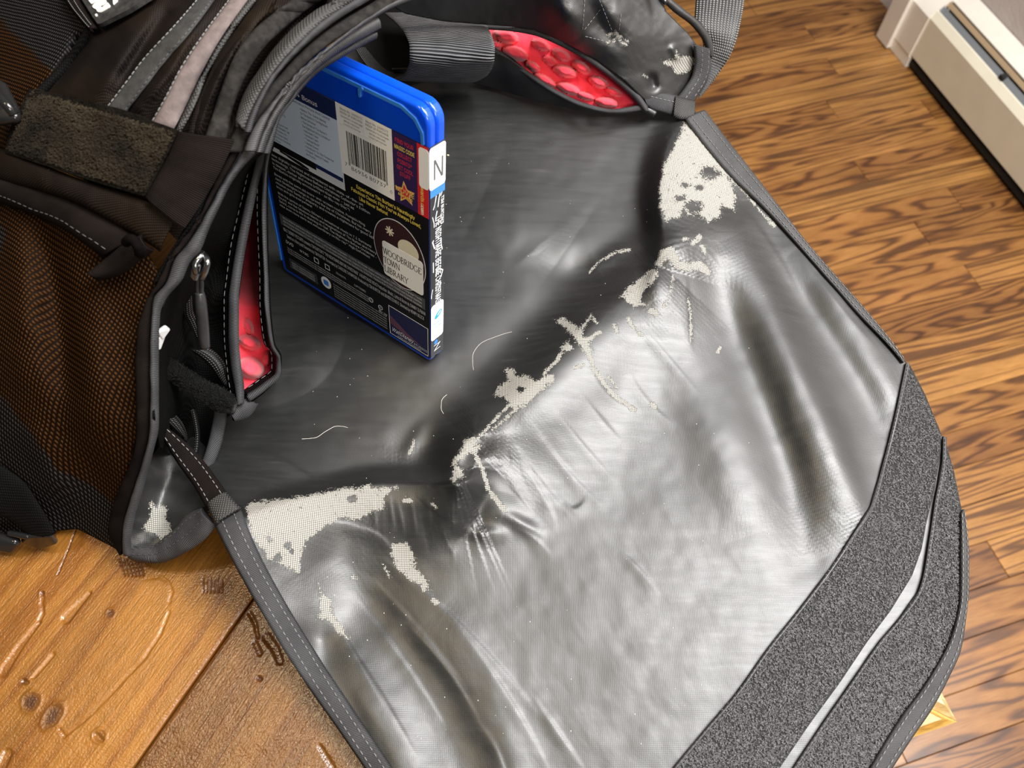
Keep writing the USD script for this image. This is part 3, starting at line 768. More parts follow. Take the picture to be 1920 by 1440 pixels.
# ---------------- bare patches (traced) as a mask carried by the lining mesh
WEAR_POLY = [
    [(462, 950), (480, 940), (560, 932), (600, 925), (640, 915), (690, 912), (725, 915), (745, 915), (722, 930), (720, 955), (705, 958), (690, 965), (668, 975), (640, 970), (615, 985), (590, 1000), (570, 1020), (563, 1060), (560, 1075), (540, 1065), (520, 1055), (505, 1050), (485, 1020), (468, 990)],
    [(735, 1020), (760, 1017), (775, 1040), (780, 1065), (800, 1085), (808, 1105), (795, 1108), (775, 1090), (760, 1080), (745, 1065), (733, 1040)],
    [(598, 1095), (605, 1110), (625, 1135), (622, 1150), (640, 1175), (655, 1195), (650, 1200), (630, 1180), (612, 1160), (592, 1162), (600, 1145), (600, 1120)],
    [(862, 850), (872, 825), (885, 820), (900, 835), (897, 850), (885, 850), (870, 855), (855, 870), (868, 880), (870, 893), (850, 905), (845, 900), (852, 885), (848, 865)],
    [(948, 692), (962, 690), (968, 705), (985, 703), (1005, 715), (1025, 703), (1037, 700), (1038, 715), (1025, 727), (1000, 748), (985, 762), (960, 767), (948, 748), (928, 742), (933, 725), (950, 715)],
    [(1040, 600), (1060, 596), (1074, 608), (1087, 615), (1094, 630), (1107, 642), (1112, 662), (1098, 664), (1082, 640), (1062, 618)],
    [(1050, 650), (1068, 640), (1075, 655), (1060, 662)],
    [(1163, 557), (1180, 538), (1200, 523), (1215, 508), (1227, 503), (1235, 514), (1222, 530), (1206, 545), (1202, 567), (1190, 577), (1173, 562)],
    [(1283, 230), (1300, 232), (1320, 250), (1335, 270), (1350, 300), (1367, 330), (1380, 370), (1376, 395), (1355, 385), (1347, 410), (1325, 414), (1310, 402), (1290, 402), (1280, 387), (1276, 407), (1245, 413), (1238, 390), (1237, 350), (1245, 310), (1263, 275), (1277, 250)]]
WEAR_LINE = [([(890, 852), (905, 880), (915, 915), (935, 945), (948, 958)], 4), ([(768, 850), (777, 826)], 2.2), ([(1020, 702), (1040, 680), (1060, 650)], 3), ([(1082, 630), (1105, 665), (1112, 690), (1130, 715), (1145, 735), (1165, 752), (1190, 768)], 4),
             ([(1085, 625), (1108, 592)], 2.6), ([(1108, 590), (1120, 607)], 2.2), ([(1098, 640), (1125, 622)], 3.2), ([(1235, 492), (1250, 472), (1262, 482), (1270, 496), (1290, 501), (1310, 496), (1326, 509)], 7), ([(1244, 475), (1258, 470)], 8),
             ([(1262, 517), (1258, 545), (1245, 575)], 2), ([(1290, 555), (1295, 600), (1295, 640)], 1.2), ([(1300, 455), (1312, 445)], 5), ([(1315, 462), (1322, 472)], 4), ([(1283, 448), (1288, 449)], 3.5), ([(1105, 510), (1125, 490), (1150, 475), (1180, 468)], 2.2),
             ([(1222, 583), (1232, 588)], 5), ([(1222, 758), (1228, 764)], 4.5), ([(1178, 598), (1186, 612), (1203, 628)], 2.4), ([(1152, 612), (1157, 620)], 3.5), ([(1342, 300), (1395, 360), (1450, 425)], 1.8), ([(1440, 408), (1452, 424)], 2.6), ([(718, 1060), (731, 1080)], 2.6),
             ([(660, 1082), (668, 1084)], 4), ([(925, 805), (965, 770), (1010, 735)], 2.0), ([(885, 835), (925, 790), (960, 755)], 2.2), ([(1200, 570), (1214, 572)], 2.5), ([(1345, 660), (1350, 652)], 1.8), ([(812, 1125), (818, 1130)], 4), ([(1078, 690), (1092, 684)], 3), ([(1140, 705), (1158, 728)], 2.0), ([(758, 940), (770, 938)], 4), ([(812, 945), (818, 952)], 2.5)]
WEAR_HOLE = [((540, 1023), 6, 7), ((548, 1035), 4, 6), ((521, 1045), 6, 9), ((1330, 325), 19, 12), ((1286, 347), 10, 5), ((1300, 388), 16, 11), ((1275, 372), 10, 6), ((1312, 352), 8, 5), ((975, 730), 7, 5), ((660, 935), 10, 6), ((505, 1010), 4, 5)]


def wear(u, v):
    q = shapely.points(u, v)
    w = np.full(len(u), -1.0)
    for poly in WEAR_POLY:
        g = Polygon(poly)
        x0, y0, x1, y1 = g.bounds
        s = np.where((u > x0 - 16) & (u < x1 + 16) & (v > y0 - 16) & (v < y1 + 16))[0]
        d = shapely.distance(q[s], g.exterior)
        w[s] = np.maximum(w[s], np.clip(np.where(inside(g, u[s], v[s]), d, -d) / 11.0, -1, 0.55))
    for line, r in WEAR_LINE:
        g = LineString(line); x0, y0, x1, y1 = g.bounds
        s = np.where((u > x0 - 16) & (u < x1 + 16) & (v > y0 - 16) & (v < y1 + 16))[0]
        w[s] = np.maximum(w[s], np.clip((r + .3 - shapely.distance(q[s], g)) / 6.0, -1, 0.6))
    for (cu, cv), a, b in WEAR_HOLE:
        s = np.where((abs(u - cu) < 3 * a) & (abs(v - cv) < 3 * b))[0]
        rr = np.hypot((u[s] - cu) / a, (v[s] - cv) / b)
        w[s] = np.minimum(w[s], np.clip((rr - 1) * 0.9, -1, 1))
    return w


FLAP = [(420, 960), (455, 1010), (530, 1150), (640, 1320), (715, 1440), (800, 1580), (1150, 1590), (1600, 1560), (1672, 1430), (1756, 1290), (1804, 1150), (1812, 1010), (1790, 890), (1760, 800), (1697, 676), (1660, 630), (1600, 560), (1500, 452), (1420, 358), (1340, 250), (1296, 200),
        (1240, 190), (1150, 180), (1000, 120), (840, 80), (700, 60), (560, 120), (440, 280), (330, 460), (270, 640), (255, 820), (300, 900)]
sheet('flap_lining', FLAP, flap_z, M['vinyl'], bag, step=2.7, th=0.0012, prim={'wear': wear}, label='grey coated lining and flap with bare cream canvas worn along the crease')

# ---------------- bindings of the flap
o = 0.0016
_, g = loft('flap_binding', [(402, 985), (440, 1060), (500, 1165), (565, 1270), (635, 1370), (700, 1465), (775, 1580)], [(452, 955), (485, 1035), (530, 1120), (600, 1235), (668, 1340), (740, 1448), (820, 1570)], M['tape'], bag, n=140, K=9, bulge=0.0012, th=0.003, zf=flap_z_soft, off=o)
stitch(g, 0.3, bag, M['thread']); stitch(g, 0.74, bag, M['thread'])
_, g = loft('flap_binding', [(1284, 222), (1315, 262), (1365, 322), (1440, 398), (1500, 465), (1560, 533), (1610, 590), (1665, 648), (1692, 680)], [(1322, 206), (1352, 246), (1398, 305), (1456, 380), (1520, 462), (1575, 525), (1620, 576), (1672, 640), (1697, 676)], M['tape_light'], bag, n=140, K=9, bulge=0.0010, th=0.003, zf=flap_z_soft, off=o)
stitch(g, 0.25, bag, M['thread']); stitch(g, 0.72, bag, M['thread'])
_, g = loft('flap_binding', [(1800, 960), (1800, 1050), (1799, 1120), (1790, 1170), (1780, 1200), (1757, 1245), (1725, 1295), (1690, 1342), (1630, 1440), (1560, 1570)], [(1808, 955), (1817, 1040), (1817, 1100), (1811, 1165), (1803, 1215), (1780, 1270), (1749, 1328), (1710, 1385), (1662, 1460), (1606, 1560)], M['tape_light'], bag, n=150, K=9, bulge=0.0012, th=0.003, zf=flap_z_soft, off=0.0026)
stitch(g, 0.2, bag, M['thread']); stitch(g, 0.72, bag, M['thread'])

# ---------------- hook-and-loop strips on the flap
ST1L = [(1699, 680), (1680, 770), (1655, 870), (1632, 950), (1600, 1000), (1560, 1060), (1500, 1140), (1440, 1215), (1380, 1300), (1320, 1370), (1262, 1440), (1150, 1580)]
ST1R = [(1706, 684), (1735, 740), (1764, 812), (1764, 845), (1751, 925), (1737, 980), (1728, 1030), (1710, 1080), (1670, 1145), (1625, 1205), (1575, 1280), (1522, 1352), (1462, 1440), (1370, 1580)]
ST2L = [(1768, 818), (1767, 860), (1753, 940), (1741, 1020), (1731, 1080), (1722, 1108), (1688, 1157), (1650, 1202), (1590, 1288), (1540, 1360), (1487, 1440), (1400, 1580)]
ST2R = [(1770, 818), (1789, 885), (1803, 955), (1806, 1030), (1804, 1120), (1790, 1180), (1764, 1243), (1698, 1342), (1640, 1440), (1560, 1580)]
for k, (L, R, cnt) in enumerate(((ST1L, ST1R, 30000), (ST2L, ST2R, 20000))):
    poly = L + R[::-1]
    zz = lambda u, v: flap_z_soft(u, v) + 0.0014
    s_ = sheet('hook_and_loop_strip', poly, zz, M['fuzz_base'], bag, step=6, th=0.0013)
    inner = Polygon(poly).buffer(0).buffer(-4.0)
    inner = max(inner.geoms, key=lambda q: q.area) if inner.geom_type != 'Polygon' else inner
    curls('loop_pile', list(inner.exterior.coords)[:-1], zz, int(cnt * .8), 0.0010, 0.00019, M['fuzz'], s_, 0.0007, seed=5 + k)
    _, g = loft('strip_selvedge', L, [(x + 7, y + 2) for x, y in L], M['vinyl_plain'] if 'vinyl_plain' in M else M['grey_tape'], bag, n=120, K=4, bulge=0.0003, th=0.0006, zf=flap_z_soft, off=0.0018)
    stitch(g, 0.45, bag, M['thread_dark'], pitch=0.003, length=0.0027, r=0.00022)

# ================================================================== outer front of the bag
ext_base = spread([(238, 1045, .012), (245, 1000, .03), (262, 900, .06), (285, 760, .10), (290, 640, .125), (310, 560, .14), (365, 470, .155), (410, 370, .168), (470, 260, .182), (560, 140, .194), (640, 70, .198), (740, 15, .196), (850, -20, .185), (900, -80, .19),
                   (145, 988, .010), (60, 985, .012), (0, 960, .015), (100, 900, .05), (0, 800, .075), (150, 800, .09), (0, 600, .12), (150, 600, .128), (200, 450, .155), (0, 400, .145), (0, 200, .165), (200, 200, .188), (350, 200, .196), (100, 50, .185), (300, 0, .205), (500, 0, .21),
                   (-150, 900, .02), (-220, 500, .08), (-220, 100, .11), (0, -160, .17), (400, -200, .18), (700, -150, .19)], 0.005)
ext_fold = ridges([([(60, 380), (95, 480), (112, 580), (122, 700), (128, 800)], [-.002, -.006, -.008, -.007, -.003], 26, 34),
                   ([(20, 420), (35, 560), (40, 700)], [.001, .003, .002], 30, 30), ([(170, 560), (180, 680), (190, 800)], [.002, .004, .002], 34, 34),
                   ([(120, 800), (170, 880), (210, 940)], [-.002, -.005, -.003], 30, 40), ([(60, 820), (100, 900)], [.003, .003], 26, 26),
                   ([(150, 210), (200, 150), (245, 70), (290, 0)], [.001, .004, .003, .002], 26, 24), ([(215, 170), (262, 100), (310, 30)], [-.001, -.003, -.002], 14, 14),
                   ([(262, 200), (320, 125), (360, 60), (410, 0)], [.002, .003, .003, .002], 14, 14), ([(340, 220), (385, 140), (440, 60)], [-.002, -.004, -.003], 10, 10),
                   ([(372, 248), (400, 170), (440, 90), (500, 20)], [.003, .005, .005, .003], 14, 12), ([(392, 252), (415, 180), (460, 95), (520, 25)], [-.002, -.005, -.005, -.003], 8, 8),
                   ([(440, 230), (476, 150), (520, 84), (600, 5)], [-.003, -.008, -.009, -.007], 10, 9), ([(150, 80), (110, 150), (70, 190)], [-.006, -.006, -.004], 14, 14)])


def ext_z(u, v):
    u = np.asarray(u, float); v = np.asarray(v, float)
    return np.maximum(ext_base(u, v) + ext_fold(u, v), .004) + 0.0016 * (meshkit.fbm(np.stack([u / 40, v / 40, 0 * u], -1), 3, 4) - 0.5)


def print_tone(u, v):
    a = Polygon([(-260, -200), (200, -200), (168, 60), (100, 132), (40, 80), (0, 36), (-260, -90)])
    b = Polygon([(-260, 700), (0, 738), (50, 800), (110, 880), (180, 915), (226, 960), (250, 1060), (-260, 1100)])
    c = Polygon([(-260, 330), (-20, 380), (10, 440), (-10, 520), (-260, 560)])
    w = np.zeros(len(u)); q = shapely.points(u, v)
    for g in (a, b, c):
        d = shapely.distance(q, g.exterior); s = np.where(inside(g, u, v), d, -d) + 10 * (meshkit.fbm(np.stack([u / 18, v / 18, 0 * u], -1), 3, 8) - 0.5)
        w = np.maximum(w, np.clip(0.5 + s / 6, 0, 1))
    return w


CAMO = [(-280, -190), (150, -190), (172, 40), (120, 130), (55, 195), (20, 260), (0, 330), (110, 390), (260, 450), (300, 520), (275, 600), (262, 700), (258, 800), (240, 880), (215, 950), (225, 1030), (250, 1048), (200, 1020), (145, 992), (60, 1000), (-280, 1010)]
sheet('front_panel', CAMO, ext_z, M['camo'], bag, step=4.5, th=0.0016, prim={'print_tone': print_tone}, label='coarse brown and black printed nylon front panel')
TOP = [(165, -180), (185, 30), (125, 120), (55, 190), (20, 260), (60, 300), (270, 380), (330, 450), (400, 360), (440, 285), (470, 225), (560, 105), (640, 40), (720, -10), (800, -180)]
sheet('pocket_panel', TOP, lambda u, v: ext_z(u, v) + 0.0016, M['ripstop'], bag, step=4.5, th=0.0015, label='creased brown-black nylon pocket panel')
tube('seam_piping', [(200, -20, float(ext_z(200, -20)) + .002), (178, 40, float(ext_z(178, 40)) + .002), (128, 118, float(ext_z(128, 118)) + .002), (75, 175, float(ext_z(75, 175)) + .002), (35, 235, float(ext_z(35, 235)) + .002)], 0.0022, M['black_cloth'], bag)

# tapes and pleats that run along the front edge
zE = ext_z
_, g = loft('zipper_tape', [(186, 220), (208, 192), (240, 150), (268, 113), (328, 48), (378, -10), (430, -80)], [(220, 232), (240, 203), (272, 160), (300, 123), (358, 55), (405, -8), (455, -80)], M['grey_tape'], bag, n=70, K=6, zf=zE, off=.0034, bulge=.0006)
stitch(g, 0.03, bag, M['thread'], pitch=.0026, length=.0022); stitch(g, 0.97, bag, M['thread_dark'], pitch=.0026, length=.0022)
_, g = loft('zipper_tape', [(272, 252), (290, 220), (312, 180), (338, 130), (378, 70), (438, -10), (500, -90)], [(308, 270), (328, 238), (350, 195), (376, 140), (412, 75), (470, -8), (530, -90)], M['pink_tape'], bag, n=70, K=7, zf=zE, off=.0046, bulge=.0016, label='faded pinkish grey tape beside a zipper')
stitch(g, 0.02, bag, M['thread'], pitch=.0026, length=.0022)
_, g = loft('zipper_edge', [(318, 268), (332, 238), (356, 190), (382, 132), (416, 72), (474, -8)], [(328, 272), (343, 243), (364, 198), (390, 138), (426, 76), (486, -6)], M['twill'], bag, n=60, K=5, zf=zE, off=.0036, bulge=.0012)
_, g = loft('pleat', [(372, 285), (384, 255), (404, 194), (424, 142), (446, 95), (476, 56), (548, -2), (620, -60)], [(412, 292), (424, 262), (436, 205), (458, 150), (494, 92), (540, 48), (600, 2), (680, -55)], M['plush'], bag, n=80, K=9, zf=zE, off=.0048, bulge=.0016, wave=.0010)
_, g = loft('pleat', [(340, 280), (352, 248), (374, 180), (402, 118), (436, 66), (500, -6)], [(374, 286), (386, 257), (404, 196), (424, 144), (446, 97), (520, 2)], M['ripstop'], bag, n=80, K=8, zf=zE, off=.003, bulge=.0018, wave=.0014, seed=3)
_, g = loft('twill_tape', [(441, 240), (456, 192), (479, 150), (518, 94), (578, 34), (631, -2), (690, -40)], [(462, 245), (484, 190), (512, 140), (560, 80), (618, 32), (678, -2), (740, -40)], M['twill'], bag, n=90, K=9, zf=zE, off=.0075, bulge=.003, wave=.0006)
_, g = loft('rim_binding', [(456, 247), (478, 192), (507, 142), (556, 84), (612, 36), (672, 0), (735, -38)], [(471, 250), (490, 196), (516, 148), (566, 92), (626, 42), (690, 2), (755, -36)], M['tape'], bag, n=90, K=7, zf=zE, off=.008, bulge=.0022)
_, g = loft('rim_fold', [(423, 285), (440, 243), (475, 188), (516, 148), (566, 94), (634, 42), (695, 6), (760, -30)], [(456, 285), (474, 241), (510, 192), (552, 144), (597, 100), (664, 53), (716, 24), (790, -16)], M['plush'], bag, n=100, K=8, zf=zE, off=.0045, bulge=.0012)
_, g = loft('rim_binding', [(457, 283), (474, 241), (510, 193), (553, 146), (597, 103), (662, 55), (702, 28), (748, 2), (800, -20)], [(481, 284), (491, 253), (507, 215), (540, 166), (580, 125), (632, 84), (690, 42), (742, 12), (810, -10)], M['tape_light'], bag, n=110, K=9, zf=zE, off=.0085, bulge=.0017)
_, g = loft('rim_binding', [(478, 287), (489, 255), (506, 216), (539, 167), (578, 126), (630, 82), (667, 56), (704, 38)], [(494, 287), (504, 258), (518, 226), (548, 180), (590, 134), (640, 95), (695, 63), (715, 52)], M['tape_light'], bag, n=100, K=9, zf=zE, off=.0040, bulge=.0035, wave=.0004, seed=2)
_, g = loft('rim_binding', [(492, 288), (503, 258), (517, 226), (546, 181), (588, 134), (640, 96), (690, 68), (703, 64)], [(506, 290), (515, 260), (523, 229), (552, 186), (594, 139), (645, 106), (695, 78), (707, 72)], M['tape'], bag, n=100, K=9, zf=zE, off=.0005, bulge=.0025)
# lower part of the front edge: two rolled tapes with a seam between them
inA = [(457, 278), (409, 360), (373, 425), (352, 457), (327, 489), (313, 531), (291, 560), (286, 613), (284, 684), (284, 755), (281, 812), (270, 862), (250, 930), (236, 985), (234, 1030)]
outA = [(486, 284), (435, 342), (411, 390), (391, 432), (377, 468), (356, 492), (342, 524), (312, 560), (301, 587), (298, 649), (298, 737), (298, 795), (287, 850), (268, 920), (253, 970), (246, 1015), (250, 1040)]
_, g = loft('rim_binding', inA, outA, M['tape'], bag, n=150, K=9, zf=zE, off=.0035, bulge=.0032, wave=.0004)
inB = [(432, 284), (395, 356), (365, 422), (350, 439), (320, 482), (296, 531), (275, 565), (258, 620), (253, 680), (255, 760), (254, 830), (232, 895), (212, 950), (205, 1000), (228, 1040)]
_, g = loft('rim_binding', inB, [(x - 2, y) for x, y in inA], M['tape_dark'], bag, n=150, K=9, zf=zE, off=.003, bulge=.0022, wave=.0016, seed=6)
_, g = loft('rim_seam_tape', [(425, 280), (388, 350), (354, 415), (331, 453), (308, 490), (286, 531)], [(433, 284), (396, 356), (366, 422), (350, 440), (322, 480), (298, 529)], M['black_cloth'], bag, n=60, K=5, zf=zE, off=.0022, bulge=.001)

# pile patch and straps on the front
PILE = [(55, 166), (110, 176), (230, 205), (334, 245), (305, 305), (272, 368), (190, 345), (90, 312), (8, 286), (22, 230)]
pz = lambda u, v: ext_z(u, v) + .0080
s_ = sheet('pile_patch', PILE, pz, M['dirty_pile'], bag, step=6, th=.002, label='dusty brown worn loop pile patch')
curls('loop_pile', [(60, 172), (328, 250), (270, 362), (16, 282)], pz, 12000, .0010, .00016, M['fuzz_brown'], s_, .0006, seed=9)
stuff_lint = [[(186, 232, 0), (180, 245, 0), (172, 262, 0)], [(120, 250, 0), (112, 262, 0), (108, 275, 0)], [(92, 318, 0), (82, 328, 0), (80, 338, 0)]]
for L in stuff_lint:
    tube('lint_hair', [(a, b, float(pz(a, b)) + .0016) for a, b, _ in L], .00012, M['fuzz_brown'], bag, n=14, sides=5)
_, g = loft('pocket_strap', [(336, 246), (318, 288), (298, 325), (272, 370)], [(440, 262), (415, 318), (386, 368), (345, 430)], M['tape_dark'], bag, n=50, K=9, zf=zE, off=.0085, bulge=.002)
_, g = loft('front_strap', [(-40, 262), (60, 300), (150, 335), (262, 372), (334, 408)], [(-40, 330), (20, 345), (120, 372), (230, 428), (300, 472)], M['ripstop'], bag, n=60, K=8, zf=zE, off=.005, bulge=.003, wave=.001)
_, g = loft('front_strap', [(-40, 318), (20, 336), (120, 368), (215, 415), (268, 440)], [(-40, 372), (10, 385), (100, 420), (170, 465), (195, 482)], M['tape_dark'], bag, n=60, K=8, zf=zE, off=.003, bulge=.004, wave=.001)
stitch(g, 0.72, bag, M['thread_dark'])
_, g = loft('strap_tip', [(268, 438), (235, 455), (195, 488), (172, 508)], [(290, 470), (262, 490), (222, 518), (184, 526)], M['tape_dark'], bag, n=40, K=8, zf=zE, off=.006, bulge=.005)
tube('strap_ring', [(236, 455, float(zE(236, 455)) + .014), (246, 448, float(zE(246, 448)) + .016), (258, 462, float(zE(258, 462)) + .016), (262, 476, float(zE(262, 476)) + .013)], .0022, M['tape_dark'], bag, n=24)

# logo patch with white letters, cut by the picture's top edge, and the cloth edge beside it
_, g = loft('flap_edge_tape', [(108, -30), (125, 8), (150, 40), (172, 62)], [(135, -40), (150, -4), (172, 34), (184, 52)], M['tape_dark'], bag, n=40, K=8, zf=zE, off=.005, bulge=.002)
stitch(g, .3, bag, M['thread'], pitch=.002, length=.0017, r=.0002); stitch(g, .65, bag, M['thread'], pitch=.002, length=.0017, r=.0002)
lz = lambda u, v: ext_z(u, v) + .008
sheet('logo_patch', [(140, -60), (150, -6), (174, 32), (184, 46), (240, 18), (290, -14), (330, -60)], lz, M['patch_black'], bag, step=6, th=.002, label='black woven logo patch with white lettering')
LET = [([(166, 1), (171, 7), (186, 1), (193, -7), (178, -14)], None), ([(173, 11), (177, 6), (197, -3), (199, 3), (190, 11), (195, 11), (202, 4), (206, 10), (204, 13), (188, 22), (183, 22), (180, 17), (174, 14)], [(186, 11), (192, 8), (194, 12), (189, 14)]),
       ([(211, -8), (221, -10), (219, 2), (212, 8)], None), ([(178, 27), (181, 25), (182, 28), (179, 30)], None)]
for outer, hole in LET:
    pts, tri = hf_grid(outer, 2)
    if hole:
        c = pts[tri].mean(1); tri = tri[~inside(Polygon(hole), c[:, 0], c[:, 1])]
    v = P(pts[:, 0], pts[:, 1], lz(pts[:, 0], pts[:, 1]) + .0006)
    obj('white_letter', solid(v, tri, .0005), M['ink_white'], bag)


# buckles
def hull_obj(name, pts, r, material, label=None):
    c = []
    for u, v, z in pts:
        m = trimesh.creation.icosphere(2, r); m.apply_translation(P(u, v, z)); c.append(m.vertices)
    return obj(name, trimesh.convex.convex_hull(np.vstack(c)), material, bag, smooth=40, label=label)


hull_obj('side_buckle', [(48, 1012, .012), (78, 1022, .010), (100, 1014, .012), (92, 1002, .022), (60, 1004, .020)], .0022, M['gloss_black'])
hull_obj('buckle_prong', [(-30, 1018, .012), (18, 1028, .010), (28, 1016, .014), (-30, 1000, .016)], .0028, M['gloss_black'])
hull_obj('buckle_bar', [(20, 1000, .018), (52, 1006, .020)], .0018, M['gloss_black'])
_, g = loft('side_strap', [(-40, 860, .06), (40, 900, .05), (75, 950, .038), (104, 1000, .024)], [(-40, 960, .04), (20, 975, .03), (40, 990, .024), (56, 1008, .018)], M['black_cloth'], bag, n=50, K=9, bulge=.002)
hull_obj('flap_buckle', [(-40, 140, .185), (4, 165, .185), (24, 205, .182), (28, 220, .18), (-40, 230, .18)], .0028, M['gloss_black'])
tube('buckle_lever', [(-20, 168, .194), (8, 192, .194), (26, 214, .190)], .0022, M['gloss_black'], bag, n=24)

# ================================================================== inside the mouth
inner_z = spread([(486, 284, .178), (435, 342, .166), (391, 432, .152), (342, 524, .136), (298, 649, .118), (298, 795, .088), (268, 920, .05), (246, 1020, .016), (490, 300, .135), (457, 404, .105), (443, 466, .09), (433, 560, .072), (434, 684, .045), (447, 758, .028),
                  (365, 600, .062), (350, 700, .045), (330, 800, .03), (300, 900, .022), (400, 830, .02), (420, 780, .024), (380, 500, .10), (290, 1030, .012), (390, 960, .014), (400, 985, .013)], 0.001)
INNER = [(494, 286), (474, 330), (452, 420), (437, 520), (432, 600), (432, 684), (448, 765), (400, 800), (385, 880), (372, 905), (340, 870), (300, 838), (290, 780), (290, 640), (306, 575), (336, 524), (372, 468), (405, 390), (436, 335), (480, 286)]
sheet('inner_pocket_panel', INNER, inner_z, M['black_cloth'], bag, step=6, th=.001)
LOW = [(300, 836), (345, 872), (386, 915), (392, 960), (345, 1005), (290, 1036), (244, 1046), (236, 1000), (255, 930), (276, 870)]


def gus_wear(u, v):
    g = Polygon([(282, 938), (293, 950), (302, 944), (314, 955), (312, 970), (319, 985), (321, 1001), (302, 1012), (291, 1000), (266, 990), (276, 978), (284, 963)])
    d = shapely.distance(shapely.points(u, v), g.exterior)
    return np.clip(np.where(inside(g, u, v), d, -d) / 9, -1, .8)


low_z = spread([(300, 836, .03), (386, 915, .038), (392, 960, .042), (290, 1036, .015), (244, 1040, .016), (262, 900, .05), (300, 920, .026), (330, 960, .026), (312, 985, .020), (345, 1000, .024)], .001)
lz2 = lambda u, v: low_z(u, v) + .0008 * (meshkit.fbm(np.stack([u / 20, v / 20, 0 * u], -1), 2, 3) - .5)
sheet('side_gusset', LOW, lz2, M['vinyl'], bag, step=3, th=.001, prim={'wear': gus_wear}, label='coated corner gusset with a star-shaped bare patch, left end')
_, g = loft('gusset_binding', [(232, 1012), (246, 1050), (290, 1057), (340, 1040), (385, 1010), (407, 984)], [(252, 1010), (262, 1028), (290, 1022), (325, 996), (355, 962), (384, 950)], M['tape'], bag, n=80, K=9, zf=lambda u, v: np.interp(u, [240, 300, 410], [.012, .016, .044]), off=.003, bulge=.004, th=.004, wave=.002)
stitch(g, .35, bag, M['thread_dark']); stitch(g, .7, bag, M['thread_dark'])
_, g = loft('inner_strap', [(297, 806, .055), (332, 868, .048), (362, 910, .047), (388, 958, .047)], [(312, 800, .055), (332, 815, .052), (372, 852, .048), (402, 890, .047), (430, 930, .047)], M['tape_dark'], bag, n=60, K=8, bulge=.0016, th=.0016)
stitch(g, .22, bag, M['thread']); stitch(g, .8, bag, M['thread'])
_, g = loft('bar_tack', [(388, 945, .050), (396, 968, .050), (404, 984, .050)], [(424, 922, .050), (438, 938, .050), (452, 952, .049)], M['twill'], bag, n=30, K=9, bulge=.0022, th=.002, wave=.0016)
_, g = loft('pocket_edge_tape', [(400, 768, .046), (391, 820, .030), (378, 862, .024)], [(426, 772, .044), (419, 820, .028), (394, 888, .020)], M['tape'], bag, n=40, K=8, bulge=.002, th=.002, wave=.0012)

# mesh straps and pile-covered roll in the front pocket
_, g = loft('mesh_strap', [(341, 548, .10), (343, 585, .088), (352, 605, .08), (366, 630, .07)], [(360, 540, .10), (362, 580, .088), (372, 605, .078), (378, 628, .07)], M['mesh_cloth'], bag, n=40, K=7, bulge=.002)
_, g = loft('mesh_strap', [(354, 654, .066), (372, 668, .062), (395, 690, .056), (420, 722, .046)], [(386, 650, .066), (412, 668, .06), (424, 690, .055), (424, 712, .048)], M['mesh_cloth'], bag, n=40, K=7, bulge=.003)
_, g = loft('mesh_strap', [(298, 726, .075), (300, 760, .068), (299, 776, .064)], [(313, 728, .07), (310, 762, .064), (305, 776, .062)], M['mesh_cloth'], bag, n=30, K=6, bulge=.001)
_, g = loft('mesh_strap', [(300, 782, .056), (322, 800, .046), (345, 815, .036)], [(330, 778, .052), (346, 800, .042), (352, 822, .032)], M['mesh_cloth'], bag, n=30, K=6, bulge=.003)
_, g = loft('mesh_strap', [(356, 766, .05), (362, 790, .042), (366, 815, .034), (362, 850, .028)], [(366, 764, .05), (372, 790, .042), (375, 815, .034), (372, 850, .028)], M['mesh_cloth'], bag, n=30, K=6, bulge=.002)
rt = [(298, 664, .082), (333, 680, .074), (379, 712, .062), (424, 732, .054), (444, 750, .048)]; rb = [(298, 706, .074), (330, 720, .066), (362, 742, .058), (397, 765, .05), (432, 775, .044)]
s_, g = loft('pile_roll', rt, rb, M['fuzz_base'], bag, n=60, K=11, bulge=.008, th=.003, wave=.004)
rz = spread([(a, b, z + .004) for a, b, z in rt + rb] + [((a + c) / 2, (b + d) / 2, (e + f) / 2 + .009) for (a, b, e), (c, d, f) in zip(rt, rb)])
curls('loop_pile', [(a, b) for a, b, _ in rt] + [(a, b) for a, b, _ in rb[::-1]], rz, 5000, .0012, .00016, M['fuzz_black'], s_, .001, seed=14)
_, g = loft('folded_tape_end', [(428, 770, .045), (446, 755, .046), (470, 746, .04)], [(434, 786, .038), (452, 783, .034), (471, 756, .032)], M['tape'], bag, n=30, K=9, bulge=.005, wave=.002)

# padded sleeve: two taped lips with red foam between
Atop = [(490, 240, .172), (483, 283, .155), (473, 337, .137), (457, 404, .12), (443, 466, .108), (435, 528, .096), (431, 560, .09), (431, 622, .076), (436, 684, .06), (445, 746, .048), (449, 760, .046)]
Aout = [(512, 240, .172), (508, 283, .158), (490, 326, .142), (476, 386, .126), (464, 448, .112), (451, 528, .098), (448, 560, .092), (448, 631, .077), (452, 684, .063), (458, 728, .052), (458, 757, .048)]
_, g = loft('sleeve_binding', Atop, Aout, M['tape'], bag, n=120, K=9, bulge=.003, th=.002)
_, g = loft('sleeve_seam', [(x - 14, y, z - .004) for x, y, z in Atop], [(x + 2, y, z - .001) for x, y, z in Atop], M['black_cloth'], bag, n=120, K=6, bulge=.0005, th=.001)
stitch(g, .3, bag, M['thread'], pitch=.0045, length=.0035, r=.0003)
Bin = [(499, 270, .165), (493, 320, .145), (490, 386, .124), (492, 457, .108), (495, 528, .094), (495, 560, .088), (499, 613, .077), (505, 645, .069), (517, 668, .06), (516, 698, .052), (496, 716, .048), (461, 739, .046)]
Bout = [(512, 270, .165), (501, 319, .145), (500, 386, .124), (501, 457, .108), (504, 528, .094), (505, 560, .088), (509, 613, .076), (514, 645, .068), (526, 670, .058), (526, 696, .050), (510, 718, .045), (468, 753, .042)]
